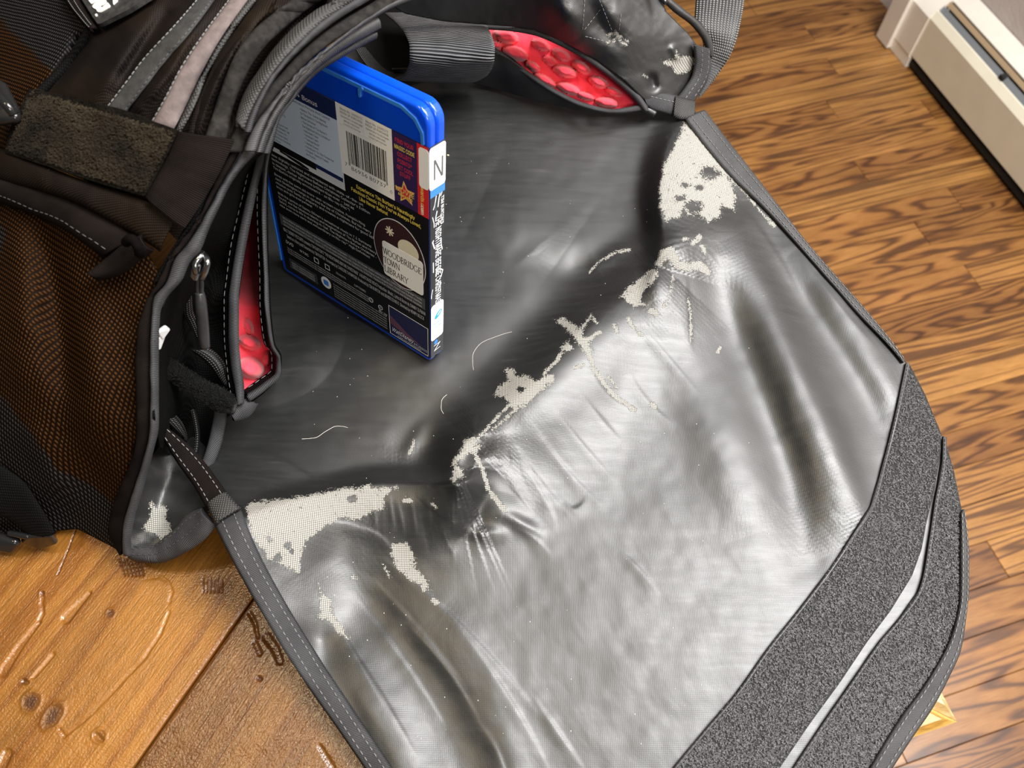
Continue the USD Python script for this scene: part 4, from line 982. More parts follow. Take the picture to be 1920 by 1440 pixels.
_, g = loft('sleeve_binding', Bin, Bout, M['tape'], bag, n=140, K=9, bulge=.0025, th=.002)
_, g = loft('sleeve_seam', [(x - 10 + 2 * (y > 690), y - 8 * (y > 660), z - .006) for x, y, z in Bin], [(x + 1, y, z - .001) for x, y, z in Bin], M['black_cloth'], bag, n=140, K=6, bulge=.0004, th=.001)
stitch(g, .35, bag, M['thread'], pitch=.0045, length=.0035, r=.0003)
# the lip's outer wall down to the lining, so that the sleeve has a side
_, g = loft('sleeve_wall', [(x - 1, y, z - .001) for x, y, z in Bout], [(x - 8, y - 2, .010) for x, y, z in Bout], M['black_cloth'], bag, n=100, K=6, bulge=.0, th=.001)
RED = [(490, 300), (476, 380), (464, 448), (452, 528), (446, 580), (446, 640), (452, 690), (458, 738), (478, 728), (500, 714), (512, 690), (508, 660), (500, 630), (494, 580), (493, 500), (492, 400), (494, 330)]
red_z = spread([(490, 300, .10), (476, 380, .06), (464, 448, .045), (452, 528, .042), (446, 600, .052), (452, 690, .05), (458, 738, .04), (500, 714, .035), (512, 690, .036), (505, 650, .042), (495, 580, .056), (493, 500, .045), (492, 400, .065), (475, 600, .042), (480, 660, .04)], .001)


def egg(cells):
    def f(u, v):
        z = np.zeros(np.shape(u))
        for (cu, cv), a, b, rot, h in cells:
            c, s = math.cos(rot), math.sin(rot)
            x = ((u - cu) * c + (v - cv) * s) / a; y = (-(u - cu) * s + (v - cv) * c) / b
            z = np.maximum(z, h * np.clip(1.25 * (1 - x * x - y * y), 0, 1) ** 0.6)
        return z
    return f


eg1 = egg([((468, 642), 22, 13, .4, .010), ((470, 690), 26, 20, .3, .012), ((466, 612), 8, 16, -.3, .006), ((500, 672), 8, 14, 0, .004)])
sheet('sleeve_foam', RED, lambda u, v: red_z(u, v) + eg1(u, v), M['foam'], bag, step=2.5, th=.001, label='red foam lining inside the padded sleeve')

# right end: pocket lips, foam, webbing loop, gusset
LENS = [(908, 52), (960, 58), (1000, 62), (1050, 80), (1100, 106), (1150, 138), (1180, 165), (1200, 194), (1188, 206), (1150, 206), (1100, 198), (1050, 176), (1000, 142), (960, 108), (925, 88)]
lens_z = spread([(908, 52, .055), (1000, 60, .062), (1100, 104, .058), (1200, 192, .034), (1150, 206, .03), (1050, 178, .038), (960, 110, .046), (925, 88, .052), (1040, 120, .052), (1120, 165, .043), (980, 85, .057)], .001)
cells = []
for cu, cv, a, b, r, h in [(948, 68, 24, 13, .3, .010), (1014, 84, 19, 10, .45, .010), (1052, 103, 19, 10, .5, .010), (1090, 126, 20, 10, .55, .010), (966, 100, 26, 12, .35, .010), (999, 124, 16, 8, .6, .009), (1060, 134, 24, 11, .3, .011),
                           (1122, 154, 20, 10, .4, .010), (1022, 150, 24, 8, .5, .008), (1066, 166, 24, 10, .35, .009), (1137, 192, 22, 10, .15, .009), (1098, 180, 18, 7, .3, .007), (1150, 172, 18, 7, .4, .007), (930, 84, 12, 8, .3, .008), (1030, 114, 14, 8, .5, .006)]:
    cells.append(((cu, cv), a, b, r, h))
eg2 = egg(cells)
sheet('pocket_foam', LENS, lambda u, v: lens_z(u, v) + eg2(u, v) * .8, M['foam'], bag, step=2.2, th=.001, label='bumpy red foam lining in the opened pocket at the right end')
_, g = loft('pocket_lip', [(900, 44, .072), (950, 46, .074), (1000, 54, .075), (1060, 78, .074), (1120, 112, .068), (1170, 150, .056), (1202, 182, .044), (1216, 202, .036)], [(900, 54, .068), (950, 58, .07), (1000, 66, .071), (1056, 88, .07), (1112, 122, .064), (1160, 158, .052), (1192, 186, .040), (1210, 208, .033)], M['tape'], bag, n=90, K=9, bulge=.003, th=.003)
_, g = loft('pocket_lip', [(920, 84, .058), (955, 108, .054), (1000, 140, .050), (1050, 172, .046), (1100, 194, .044), (1150, 204, .040), (1180, 200, .038), (1196, 196, .037)], [(916, 96, .054), (952, 116, .050), (994, 147, .047), (1046, 180, .043), (1096, 203, .041), (1150, 213, .037), (1184, 210, .034), (1212, 206, .032)], M['tape'], bag, n=90, K=8, bulge=.0022, th=.002, wave=.0006)
FRONT = [(735, 130), (790, 128), (900, 115), (918, 92), (955, 112), (1000, 145), (1050, 178), (1100, 200), (1150, 211), (1195, 210), (1160, 214), (1080, 206), (1000, 188), (940, 170), (900, 158), (860, 152), (790, 153), (745, 150)]
front_z = spread([(735, 130, .04), (900, 115, .05), (918, 92, .056), (1000, 145, .048), (1100, 200, .040), (1195, 210, .032), (1080, 207, .030), (1000, 188, .028), (940, 170, .026), (860, 152, .026), (745, 150, .026), (960, 140, .045)], .001)
sheet('pocket_front', FRONT, front_z, M['vinyl_dark'] if 'vinyl_dark' in M else M['black_cloth'], bag, step=4, th=.001)
# elastic webbing loop
sheet('loop_back', [(680, -30), (790, -30), (860, 20), (960, 40), (985, 120), (930, 140), (800, 70), (775, 140), (735, 150), (680, 120)], lambda u, v: np.full(np.shape(u), .030) + (160 - v) * .0001, M['black_cloth'], bag, step=8, th=.001)
C1 = [(722, 24, .056), (745, 44, .072), (761, 66, .084), (768, 90, .088), (768, 113, .082), (763, 133, .066), (752, 146, .05), (738, 150, .038)]
C2 = [(905, 36, .058), (915, 52, .074), (923, 70, .084), (928, 90, .086), (927, 112, .08), (921, 132, .064), (908, 146, .048), (892, 153, .036)]
loft('elastic_loop', C1, C2, M['webbing_rib'], bag, n=70, K=24, bulge=.0015, th=.0016, wave=.001, label='ribbed black elastic loop standing open beside the red pocket')
_, g = loft('loop_tail', [(666, 90, .040), (688, 122, .040), (716, 146, .040), (748, 152, .042)], [(712, 88, .030), (714, 108, .030), (727, 132, .032), (754, 138, .034)], M['mesh_cloth'], bag, n=40, K=9, bulge=.001)
# gusset of the right end
GUS = [(700, -60), (720, 4), (760, 26), (830, 40), (905, 46), (960, 50), (1000, 56), (1060, 80), (1120, 114), (1172, 152), (1204, 184), (1222, 196), (1265, 196), (1290, 175), (1306, 130), (1312, 92), (1290, 62), (1250, 22), (1236, -10), (1225, -60)]
gus_z = spread([(700, -60, .14), (760, 20, .092), (830, 36, .085), (905, 44, .078), (1000, 54, .077), (1060, 78, .076), (1120, 112, .070), (1172, 150, .058), (1210, 190, .040), (1265, 190, .030), (1300, 130, .045), (1312, 92, .058), (1250, 20, .085), (1230, -50, .10), (1000, -50, .125), (1080, 30, .105), (1150, 75, .088), (1220, 120, .062), (1240, 70, .075)], .001)
gfold = ridges([([(1040, -20), (1062, 40), (1082, 75)], [.004, .005, .003], 22, 26), ([(1100, -20), (1120, 40), (1148, 72)], [-.003, -.006, -.004], 22, 22), ([(1222, 148), (1224, 160)], [-.004, -.004], 10, 10), ([(1262, 92), (1268, 105)], [.002, .002], 8, 8)])


def gus_zz(u, v):
    return gus_z(u, v) + gfold(u, v) + .0014 * (meshkit.fbm(np.stack([u / 34, v / 34, 0 * u], -1), 3, 17) - .5)


def gus_wear2(u, v):
    w = np.full(len(u), -1.0); q = shapely.points(u, v)
    g = Polygon([(1269, 94), (1275, 105), (1290, 105), (1302, 110), (1299, 132), (1280, 136), (1272, 140), (1261, 125), (1250, 122), (1239, 117), (1258, 113), (1266, 110)])
    d = shapely.distance(q, g.exterior); w = np.maximum(w, np.clip(np.where(inside(g, u, v), d, -d) / 8, -1, .8))
    for line, r in (([(1140, 66), (1156, 62), (1164, 76)], 3), ([(1140, 80), (1158, 72), (1174, 84)], 2.4), ([(1164, 70), (1178, 78)], 2.0), ([(1208, 142), (1214, 144)], 2.5)):
        w = np.maximum(w, np.clip((r - shapely.distance(q, LineString(line))) / 6, -1, .5))
    return w


sheet('side_gusset', GUS, gus_zz, M['vinyl'], bag, step=2.7, th=.0012, prim={'wear': gus_wear2}, label='coated end gusset with crossed stitching and a bare patch, right end')
for line in ([(1097, -6), (1092, 60)], [(1093, 60), (1126, 18)], [(1122, -4), (1148, 60)], [(1165, 22), (1160, 62)], [(1093, 68), (1118, 74), (1144, 80)]):
    c = curve([(a, b) for a, b in line], 40); zz_ = gus_zz(c[:, 0], c[:, 1]) + .0004
    p = P(c[:, 0], c[:, 1], zz_); g = np.stack([p, p + [0.0001, 0, 0]], 1)
    stitch(g, 0.0, bag, M['thread'], pitch=.0030, length=.0024, r=.00022)
_, g = loft('gusset_edge', [(1215, -60), (1238, -4), (1258, 18), (1300, 52), (1322, 88), (1324, 104)], [(1235, -60), (1252, -6), (1280, 18), (1318, 50), (1336, 88), (1335, 106)], M['rubber'], bag, n=70, K=8, zf=lambda u, v: gus_z(u, v), off=.002, bulge=.003, th=.003)
_, g = loft('gusset_binding', [(1300, 84), (1302, 110), (1298, 140), (1286, 162), (1270, 182)], [(1335, 92), (1334, 118), (1327, 150), (1314, 172), (1302, 190)], M['tape'], bag, n=60, K=9, zf=lambda u, v: gus_z(u, v), off=.003, bulge=.0022, th=.003, wave=.0008)
stitch(g, .35, bag, M['thread']); stitch(g, .75, bag, M['thread'])
_, g = loft('corner_tape', [(1190, 156, .050), (1218, 166, .044), (1250, 174, .038), (1274, 180, .034)], [(1212, 200, .036), (1226, 208, .032), (1248, 214, .029), (1272, 222, .027)], M['tape'], bag, n=50, K=9, bulge=.002, th=.003, wave=.0006)
stitch(g, .4, bag, M['thread'])
_, g = loft('bar_tack', [(1266, 180, .036), (1282, 184, .035), (1302, 188, .032)], [(1262, 218, .030), (1280, 224, .029), (1300, 222, .028)], M['twill'], bag, n=30, K=9, bulge=.002, th=.002, wave=.0018, seed=5)
tube('binding_stub', [(1204, 202, .034), (1218, 208, .032), (1228, 214, .030)], .0024, M['tape'] if False else M['rubber'], bag, n=16)
# shoulder strap leaving the picture at the top
loft('shoulder_strap', [(1312, -120, .070), (1306, -20, .060), (1302, 45, .052), (1318, 80, .042), (1322, 130, .030), (1308, 176, .022)], [(1400, -120, .070), (1396, -10, .060), (1385, 58, .050), (1370, 102, .040), (1350, 134, .030), (1312, 184, .022)], M['webbing'], bag, n=90, K=12, bulge=.001, th=.0022, label='black woven shoulder strap leaving the picture at the top')
hull_obj('strap_end', [(1222, -30, .105), (1240, -2, .10), (1246, 3, .099), (1236, -30, .105)], .002, M['gloss_black'])

# zipper pullers
tube('zipper_slider', [(368, 512, .150), (366, 498, .154), (376, 480, .156), (380, 474, .155)], .0014, M['metal'], bag, n=24)
tube('zipper_slider', [(382, 478, .155), (389, 490, .155), (386, 505, .152), (378, 522, .146)], .0014, M['metal'], bag, n=24)
hull_obj('slider_body', [(362, 500, .150), (360, 516, .146), (366, 522, .144), (372, 498, .15)], .0012, M['metal'])
tube('puller_loop', [(372, 515, .142), (370, 535, .136), (372, 555, .13)], .0011, M['rubber'], bag, n=20)
tube('puller_loop', [(376, 515, .142), (378, 535, .136), (376, 555, .13)], .0011, M['rubber'], bag, n=20)
tube('puller_cord', [(374, 548, .132, ), (376, 565, .128), (379, 600, .118), (382, 630, .110), (384, 650, .104)], [.0022, .0028, .0030, .0028, .0026], M['rubber'], bag, n=40)
hull_obj('zipper_pull', [(298, 622, .128), (309, 614, .127), (314, 618, .125), (304, 632, .124)], .0011, M['bright_metal'], 'bright metal zipper tab behind the rim')
hull_obj('zipper_pull', [(299, 634, .124), (305, 633, .123), (298, 652, .120)], .0010, M['bright_metal'], 'bright metal zipper tab behind the rim')
# fold-over of the front panel's own inner face and the bag's bottom, so that the body is closed seen from the side
_, g = loft('bag_bottom', [(-280, -190, .11), (-280, 300, .09), (-280, 700, .05), (-280, 1010, .02)], [(-300, -190, .004), (-300, 300, .004), (-300, 700, .004), (-300, 1012, .004)], M['black_cloth'], bag, n=40, K=6, bulge=.004)

# ================================================================== THE DISC CASE
BR, TR, BL = np.array([-.0516, .2458, CAM_H - .4191]), np.array([-.0388, .2841, CAM_H - .2524]), np.array([-.1593, .3266, CAM_H - .4294])
e1 = (BR - BL) / np.linalg.norm(BR - BL); e2 = (TR - BR) / np.linalg.norm(TR - BR); e2 -= e1 * (e1 @ e2); e2 /= np.linalg.norm(e2); e3 = np.cross(e1, e2)
case = thing('movie_case', 'blue plastic movie disc case standing on edge inside the open bag, back cover showing', 'disc case')
CM = np.eye(4); CM[:3, 0], CM[:3, 1], CM[:3, 2], CM[:3, 3] = e1, e2, e3, BL
SM = np.eye(4); SM[:3, 0], SM[:3, 1], SM[:3, 2], SM[:3, 3] = -e3, e2, e1, BL + e1 * .135      # spine: x runs from the back cover to the front
mm = .001


def place(m, frame):
    m = m.copy(); m.apply_transform(frame); return m


M['blue'] = mat('blue_case_plastic', {'p': ('principled_bsdf', {'base_color': (0.002, 0.062, 0.60), 'roughness': 0.22, 'subsurface_weight': 0.25, 'subsurface_scale': 0.004, 'subsurface_radius': (0.2, 0.5, 1.0), 'coat_weight': 0.4, 'coat_roughness': 0.1})}, [])
M['blue_lip'] = mat('light_blue_case_rim', {'p': ('principled_bsdf', {'base_color': (0.04, 0.26, 0.95), 'roughness': 0.2, 'subsurface_weight': 0.4, 'subsurface_scale': 0.004, 'subsurface_radius': (0.2, 0.5, 1.0), 'coat_weight': 0.4, 'coat_roughness': 0.1})}, [])
INK = {}
for nm, col in dict(black=(0.008, 0.008, 0.010), dark_grey=(0.03, 0.031, 0.035), grey=(0.075, 0.077, 0.085), silver=(0.60, 0.62, 0.64), white=(0.80, 0.80, 0.79), paper=(0.84, 0.84, 0.82), sticker=(0.88, 0.88, 0.87), navy=(0.012, 0.022, 0.09), ice=(0.56, 0.66, 0.80), purple=(0.035, 0.018, 0.085),
                    red=(0.66, 0.025, 0.03), ink_red=(0.55, 0.03, 0.05), yellow=(0.80, 0.62, 0.10), gold=(0.75, 0.48, 0.13), label_ink=(0.035, 0.035, 0.035), n_ink=(0.10, 0.10, 0.10), teal=(0.02, 0.35, 0.48), night=(0.018, 0.022, 0.075), bone=(0.7, 0.66, 0.5), sky=(0.05, 0.22, 0.62), maroon=(0.035, 0.012, 0.016), dusk=(0.12, 0.05, 0.09), orange=(0.62, 0.17, 0.05)).items():
    INK[nm] = plain('print_' + nm, col, 0.32 if nm in ('black', 'dark_grey', 'grey', 'navy', 'ice', 'purple', 'night', 'red') else 0.5)


def rounded(x0, y0, x1, y1, r, rr=None):
    g = sbox(x0, y0, x1, y1)
    return g.buffer(-r).buffer(r, quad_segs=6)


def slab(g, z0, z1, bev=0.0, both=True):
    """an outline extruded from z0 to z1 with rounded edges"""
    if bev <= 0:
        m = trimesh.creation.extrude_polygon(g, z1 - z0, engine='earcut'); m.apply_translation([0, 0, z0]); return m
    pts = []
    for k in range(5):
        a = k / 4 * math.pi / 2
        i = g.buffer(-bev * (1 - math.sin(a)))
        for zz in ((z0 + bev * (1 - math.cos(a)),) if both else ()) + (z1 - bev * (1 - math.cos(a)),):
            c = np.array(i.exterior.coords); pts.append(np.c_[c, np.full(len(c), zz)])
    return trimesh.convex.convex_hull(np.vstack(pts))


TH = 0.0125
outline = sbox(0, 0, .135, .1715)
corn = [(0, 0, .004), (.135, 0, .0035), (.135, .1715, .0095), (0, .1715, .0095)]
oc = outline
for x, y, r in corn:
    cx, cy = (r if x == 0 else x - r), (r if y == 0 else y - r)
    oc = oc.difference(sbox(min(x, cx) - (1 if x == 0 else 0) * 0, min(y, cy), max(x, cx), max(y, cy))).union(Point(cx, cy).buffer(r, quad_segs=8))
oc = oc.buffer(1e-5)
back = obj('back_half', place(slab(oc, -TH * .46, 0, .0018), CM), M['blue'], case, smooth=40)
front = obj('front_half', place(slab(oc, -TH, -TH * .48, .0018), CM), M['blue'], case, smooth=40)
# raised rim along the top with the thumb notch
rim = LineString([(.004, .1672), (.118, .1672), (.1265, .1640), (.1308, .1585), (.1312, .153)]).buffer(.0010, quad_segs=4)
obj('top_rim', place(slab(rim, -.0004, .0006), CM), M['blue_lip'], back, smooth=40)
notch = LineString([(.0905, .1625), (.0905, .1655), (.0925, .1668)]).buffer(.0008)
obj('thumb_notch', place(slab(notch, -.0004, .0010), CM), M['blue_lip'], back, smooth=40)
obj('edge_ridge', place(slab(LineString([(.001, .01), (.001, .16)]).buffer(.0006), -.002, .0005), CM), M['blue_lip'], back, smooth=40)

cover = obj('cover_sheet', place(slab(sbox(.0045, .0035, .1348, .1523), .0000, .00022), CM), INK['black'], case, label='printed back cover sheet, mostly black')


def flat(name, g, z, ink, parent=None, frame=CM, dz=.00006, label=None):
    gs = [q for q in getattr(g, 'geoms', [g]) if q.area > 0]
    m = trimesh.util.concatenate([trimesh.creation.extrude_polygon(q, dz, engine='earcut') for q in gs])
    m.apply_translation([0, 0, z])
    return obj(name, place(m, frame), INK[ink], parent or cover, label=label)


def R(x0, y0, x1, y1): return sbox(x0 * mm, y0 * mm, x1 * mm, y1 * mm)


def words(name, text, x, y, h, ink, width=None, z=.00034, parent=None, frame=CM, align='l', rot=0.0, skew=0.0, bold=False, condense=None):
    """one printed line: capital height h mm at (x, y) mm, squeezed to width mm if given"""
    m = meshkit.text_mesh(text, h * mm, .00003, bold=bold)
    keep = m.face_normals[:, 2] > 0.5
    m = trimesh.Trimesh(np.array(m.vertices), np.array(m.faces)[keep], process=False); m.remove_unreferenced_vertices()
    v = np.array(m.vertices); w = v[:, 0].max() - v[:, 0].min()
    v[:, 0] -= v[:, 0].min()
    k = (width * mm / w) if width else (condense or 1.0)
    v[:, 0] *= k; w *= k
    v[:, 0] += skew * v[:, 1]
    if align == 'c': v[:, 0] -= w / 2
    if align == 'r': v[:, 0] -= w
    if rot:
        c, s = math.cos(rot), math.sin(rot); v[:, :2] = v[:, :2] @ np.array([[c, s], [-s, c]])
    v[:, 0] += x * mm; v[:, 1] += y * mm; v[:, 2] += z
    return obj(name, place(trimesh.Trimesh(v, m.faces, process=False), frame), INK[ink], parent or cover)


# blue-white feature panel (left part hidden by the bag's rim)
flat('panel', R(4.8, 98.5, 72.5, 152), .00023, 'silver')
flat('panel', R(4.8, 104, 71.6, 152), .00025, 'ice')
flat('panel', R(4.8, 141.5, 71.6, 152), .00027, 'navy')
flat('panel', R(4.8, 101.8, 50, 106.2), .00027, 'black'); flat('panel', R(50, 103.6, 71.6, 106.2), .00027, 'navy')
words('printed_line', 'Feature Film + Bonus', 57.5, 143.6, 2.6, 'white', 40, align='r')
words('printed_line', 'New Digital Picture And High Definition Picture And Sound', 66, 139.2, 1.5, 'label_ink', 58, align='r')
colL = ['• Introduction', 'By Tim Burton Presented', '• The Tour', '• The Ghost', 'A Personal Introduction By', 'Tim Burton', '• Short Film', "Tim Burton's Original Poem", 'Narrated By Christopher Lee', '• Audio Commentary By', 'Director, Producer Henry', 'Selick And Music Composer', 'Danny Elfman']
for k, t in enumerate(colL): words('printed_line', t, 13, 136.4 - 2.45 * k, 1.35, 'label_ink', condense=.72)
colR = ['• Behind-The-Scenes Making', '  Of "Tim Burton\'s The Nightmare', '  Before Christmas"', '• The Worlds of "Tim Burton\'s', '  The Nightmare Before Christmas"', '   - Halloween Town', '   - Christmas Town', '   - "The Real World"', '• Deleted Scenes', '• Storyboard-To-Film Comparison', '• Original Theatrical Trailers', '   And Posters']
for k, t in enumerate(colR): words('printed_line', t, 43, 136.4 - 2.5 * k, 1.4, 'label_ink', condense=.72)
flat('scrawl', LineString([(20 * mm, 101.2 * mm), (36 * mm, 100.6 * mm), (43 * mm, 99.4 * mm), (38 * mm, 99.2 * mm), (26 * mm, 100.6 * mm)]).buffer(.0006), .00030, 'black')
# barcode panel
flat('barcode_panel', R(71.6, 110.2, 110.8, 152.2), .00026, 'paper', label='white barcode panel')
for k, x in enumerate((74.6, 92.6)):
    for j, (t, h) in enumerate((('Stock No. 1005573', 1.25), ('PROOF OF PURCHASE', 1.25), ("TIM BURTON'S THE NIGHTMARE", .95), ('BEFORE CHRISTMAS', .95), ("COLLECTOR'S EDITION", .95))):
        words('printed_line', t, x + 8, 149.2 - 2.0 * j, h, 'label_ink', (15.5, 15.8, 16, 11, 12)[j], align='c')
flat('stub_line', LineString([(91.6 * mm, 141.4 * mm), (91.6 * mm, 152 * mm)]).buffer(.00008).union(LineString([(74 * mm, 141 * mm), (108 * mm, 140.6 * mm)]).buffer(.00005)), .00033, 'silver')
bits = '101' + ''.join(random.choice(('0001101', '0011001', '0010011', '0111101', '0100011', '0110001')) for _ in range(6)) + '01010' + ''.join(random.choice(('1110010', '1100110', '1101100', '1000010', '1011100', '1001110')) for _ in range(6)) + '101'
x0, bw = 77.8, 28.4 / len(bits)
k = 0
bars = flat('barcode', sbox(0, 0, 1e-5, 1e-5), .00033, 'label_ink') if False else None
bar_geo = []
while k < len(bits):
    if bits[k] == '1':
        j = k
        while j < len(bits) and bits[j] == '1': j += 1
        bar_geo.append(R(x0 + k * bw, 119.2 if 3 < k < 90 else 117.6, x0 + j * bw, 138.2)); k = j
    else: k += 1
flat('barcode', shapely.union_all(bar_geo), .00033, 'label_ink')
words('barcode_digits', '7', 74.8, 116.2, 2.2, 'label_ink'); words('barcode_digits', '86936 80737', 79.3, 115.2, 2.3, 'label_ink', 25.5); words('barcode_digits', '0', 108, 113.8, 1.9, 'label_ink')
# purple rewards strip
flat('rewards_strip', R(110.8, 110.3, 127.4, 152), .00026, 'purple'); flat('web_strip', R(127.4, 110.1, 134.8, 152), .00027, 'red')
for t, y, ink, w_ in (('FIND YOUR', 146.6, 'ink_red', 12.2), ('MAGIC CODE', 142.9, 'yellow', 13.4), ('COLLECT', 139.2, 'ink_red', 9.8), ('POINTS*', 135.4, 'ink_red', 9.6), ('GET COOL', 131.6, 'ink_red', 11.2), ('STUFF', 128.2, 'ink_red', 7.4)):
    words('printed_line', t, 119, y, 2.3, ink, w_, align='c', bold=True)
star = Polygon([((118.6 + (7.4 if k % 2 == 0 else 3.3) * math.cos(math.pi / 2 + .12 + k * math.pi / 5)) * mm, (118.6 + (7.4 if k % 2 == 0 else 3.3) * math.sin(math.pi / 2 + .12 + k * math.pi / 5)) * mm) for k in range(10)])
flat('star', star, .00030, 'gold'); flat('star', star.buffer(-.0008), .00037, 'ink_red')
words('star_word', 'MOVIE', 118.6, 118.0, 2.8, 'gold', 13.0, z=.00048, align='c', bold=True); words('star_word', 'REWARDS', 118.8, 115.7, 1.5, 'yellow', 10, z=.00048, align='c', bold=True)
words('web_address', 'disneymovierewards.com', 129.6, 149, 2.3, 'yellow', 37, rot=-math.pi / 2, bold=True, z=.00036)
words('web_address', '.com', 129.6, 117.4, 2.3, 'white', 6.5, rot=-math.pi / 2, bold=True, z=.00040)
# story text
for t, y in (("Experience Tim Burton's Hauntingly", 104.9), ("Fabulous Classic Film You've Always Loved,", 101.4), ('Like Never Before!', 97.7)):
    words('tag_line', t, 103.5 if 'Like' not in t else 94.2, y, 2.3, 'yellow', {'E': 43, 'F': 51.5, 'L': 21.5}[t[0]], align='c', bold=True)
para = ['Now digitally restored and remastered with state-of-the-art', "technology, The Nightmare Before Christmas Collector's Edition", 'is deeper, darker and more brilliant than ever - just as', 'Tim Burton originally envisioned it - on Blu-ray Disc™!', '', 'Bored with the same old scare-and-scream routine, Pumpkin King',
        'Jack Skellington longs to spread the joy of Christmas. But his merry', 'mission puts Santa in jeopardy and creates a nightmare for good little', 'boys and girls everywhere!', '', 'With the genius of Danny Elfman\'s sensational music in 7.1 Surround', 'Sound, and the fabulous talents and imaginations of Tim Burton and Henry',
        'Selick, come to life in stunning Hi-Def. The Nightmare Before Christmas -', 'now even more eerie and extraordinary on Blu-ray™ High Definition!']
wd = [78, 83, 70, 66, 0, 78, 83, 86, 32, 0, 82, 86, 86, 80]
y = 94.6
for k, t in enumerate(para):
    if t: words('story_line', t, 10.5, y, 1.8, 'silver', wd[k] * .97)
    y -= 3.0 if t else 1.6
flat('spec_band', R(8, 43.0, 131.4, 51.6), .00024, 'grey')
for k, t in enumerate(('Bonus Material and Edition May Contain Mature Content and Languages · 7.1 DTS-HD Master Audio (48kHz/24-bit), Dolby Digital Language Tracks', 'Main Feature: Widescreen (1.66:1) · English 7.1 DTS-HD Audio (48kHz/24-bit), English 5.1 Dolby Digital Audio, English SDH, French and Spanish Subtitles', 'Bonus: Approximately 76 minutes · Rated PG · Some Material May Not Be Suitable for Children · Feature Run Time French and Spanish Subtitles')):
    words('spec_line', t, 11, 49.2 - 2.7 * k, 1.35, 'silver', 118, z=.00034)
words('credit_line', "WALT DISNEY PICTURES presents TIM BURTON'S “THE NIGHTMARE BEFORE CHRISTMAS”  A BURTON/DI NOVI Production  Music, Lyrics & Score by DANNY ELFMAN", 9.5, 38.8, 2.7, 'silver', 122)
words('credit_line', 'Based on a Story and Characters by TIM BURTON  Screenplay by CAROLINE THOMPSON  Produced by TIM BURTON and DENISE DI NOVI  Directed by HENRY SELICK', 12, 34.3, 2.6, 'silver', 118.5)
words('mark', 'DVD', 10, 29.0, 2.4, 'white', 7); words('mark', 'NTSC', 23, 28.6, 1.9, 'white', 8)
for x in (36, 46): flat('rating_box', R(x, 27.4, x + 4.2, 31.4).difference(R(x + .5, 27.9, x + 3.7, 30.9)), .00030, 'silver')
words('mark', '□□ DIGITAL', 56, 28.6, 1.5, 'silver', 9); words('mark', 'CAPTIONED', 72, 27.6, 1.6, 'silver', 10)
for k, (x, t) in enumerate(((86, 'D'), (94, 'R'))): flat('round_mark', Point(x * mm, (23.8 - k * 1.5) * mm).buffer(.0019).difference(Point(x * mm, (23.8 - k * 1.5) * mm).buffer(.0014)), .00030, 'silver'); words('mark', t, x, 23.1 - k * 1.5, 1.4, 'silver', align='c')
for k in range(3): words('fine_print', 'This disc is authorised for private home use only. Unauthorised copying, hiring, lending or public performance is prohibited by law', 10, 24.6 - 1.9 * k, 1.15, 'silver', 74, z=.00032)
for k in range(6): words('fine_print', 'Blu-ray Disc and the logos are trademarks. Printed in U.S.A. Package designed for home viewing; all rights reserved worldwide', 52, 17.0 - 2.1 * k, 1.05, 'silver', 47, z=.00032)
flat('rating_panel', R(10, 8, 36, 16).difference(R(10.5, 8.5, 35.5, 15.5)), .00030, 'grey'); flat('rating_panel', R(10.7, 8.7, 35.3, 15.3), .00029, 'dark_grey')
for k in range(3): words('fine_print', 'PARENTAL GUIDANCE SUGGESTED', 12, 13 - 2.0 * k, 1.2, 'silver', 22, z=.00035)
flat('round_seal', Point(44.9 * mm, 14.5 * mm).buffer(.0046), .00030, 'white'); flat('round_seal', rounded(42.6 * mm, 12.2 * mm, 47.2 * mm, 16.6 * mm, .0008), .00037, 'sky')
words('mark', 'Blu-ray', 92.5, 18.4, 1.6, 'white', 7, skew=.2)
# studio picture, kept plain: a dusk sky in a white frame
flat('studio_frame', R(101.2, 4.8, 133.6, 29).difference(R(101.6, 5.2, 133.2, 28.6)), .00030, 'white'); flat('studio_picture', R(101.7, 5.3, 133.1, 28.5), .00028, 'night')
flat('studio_picture', Polygon([(102 * mm, 21 * mm), (116 * mm, 14 * mm), (128 * mm, 10 * mm), (116 * mm, 11 * mm), (102 * mm, 14 * mm)]), .00031, 'dusk')
words('studio_name', 'WaltDisney', 103, 8.2, 3.4, 'white', 18, skew=.25); words('studio_name', 'STUDIOS', 121.6, 7.6, 1.8, 'silver', 11); words('studio_name', 'HOME ENTERTAINMENT', 108, 5.9, 1.0, 'silver', 20)
# oval window behind the library sticker, left without its figure
oval = shapely.affinity.rotate(shapely.affinity.scale(Point(112.5 * mm, 74 * mm).buffer(1, quad_segs=24), .0198, .0235), 8, origin='centroid')
flat('oval_picture', oval, .00028, 'silver'); flat('oval_picture', oval.buffer(-.0006), .00034, 'maroon')
ob = shapely.affinity.scale(Point(119.5 * mm, 81 * mm).buffer(1, quad_segs=16), .0078, .0068)
flat('oval_picture', ob, .00038, 'bone')
for a in range(4):
    flat('snow_star', shapely.affinity.rotate(sbox(102.6 * mm, 87.2 * mm, 109 * mm, 88.1 * mm), 45 * a, origin=(105.8 * mm, 87.65 * mm)), .00040 + a * .00001, 'bone')
stk = rounded(99.4 * mm, 53.4 * mm, 130.5 * mm, 78.6 * mm, .0022)
flat('library_sticker', stk, .00044, 'paper', label='white library ownership sticker')
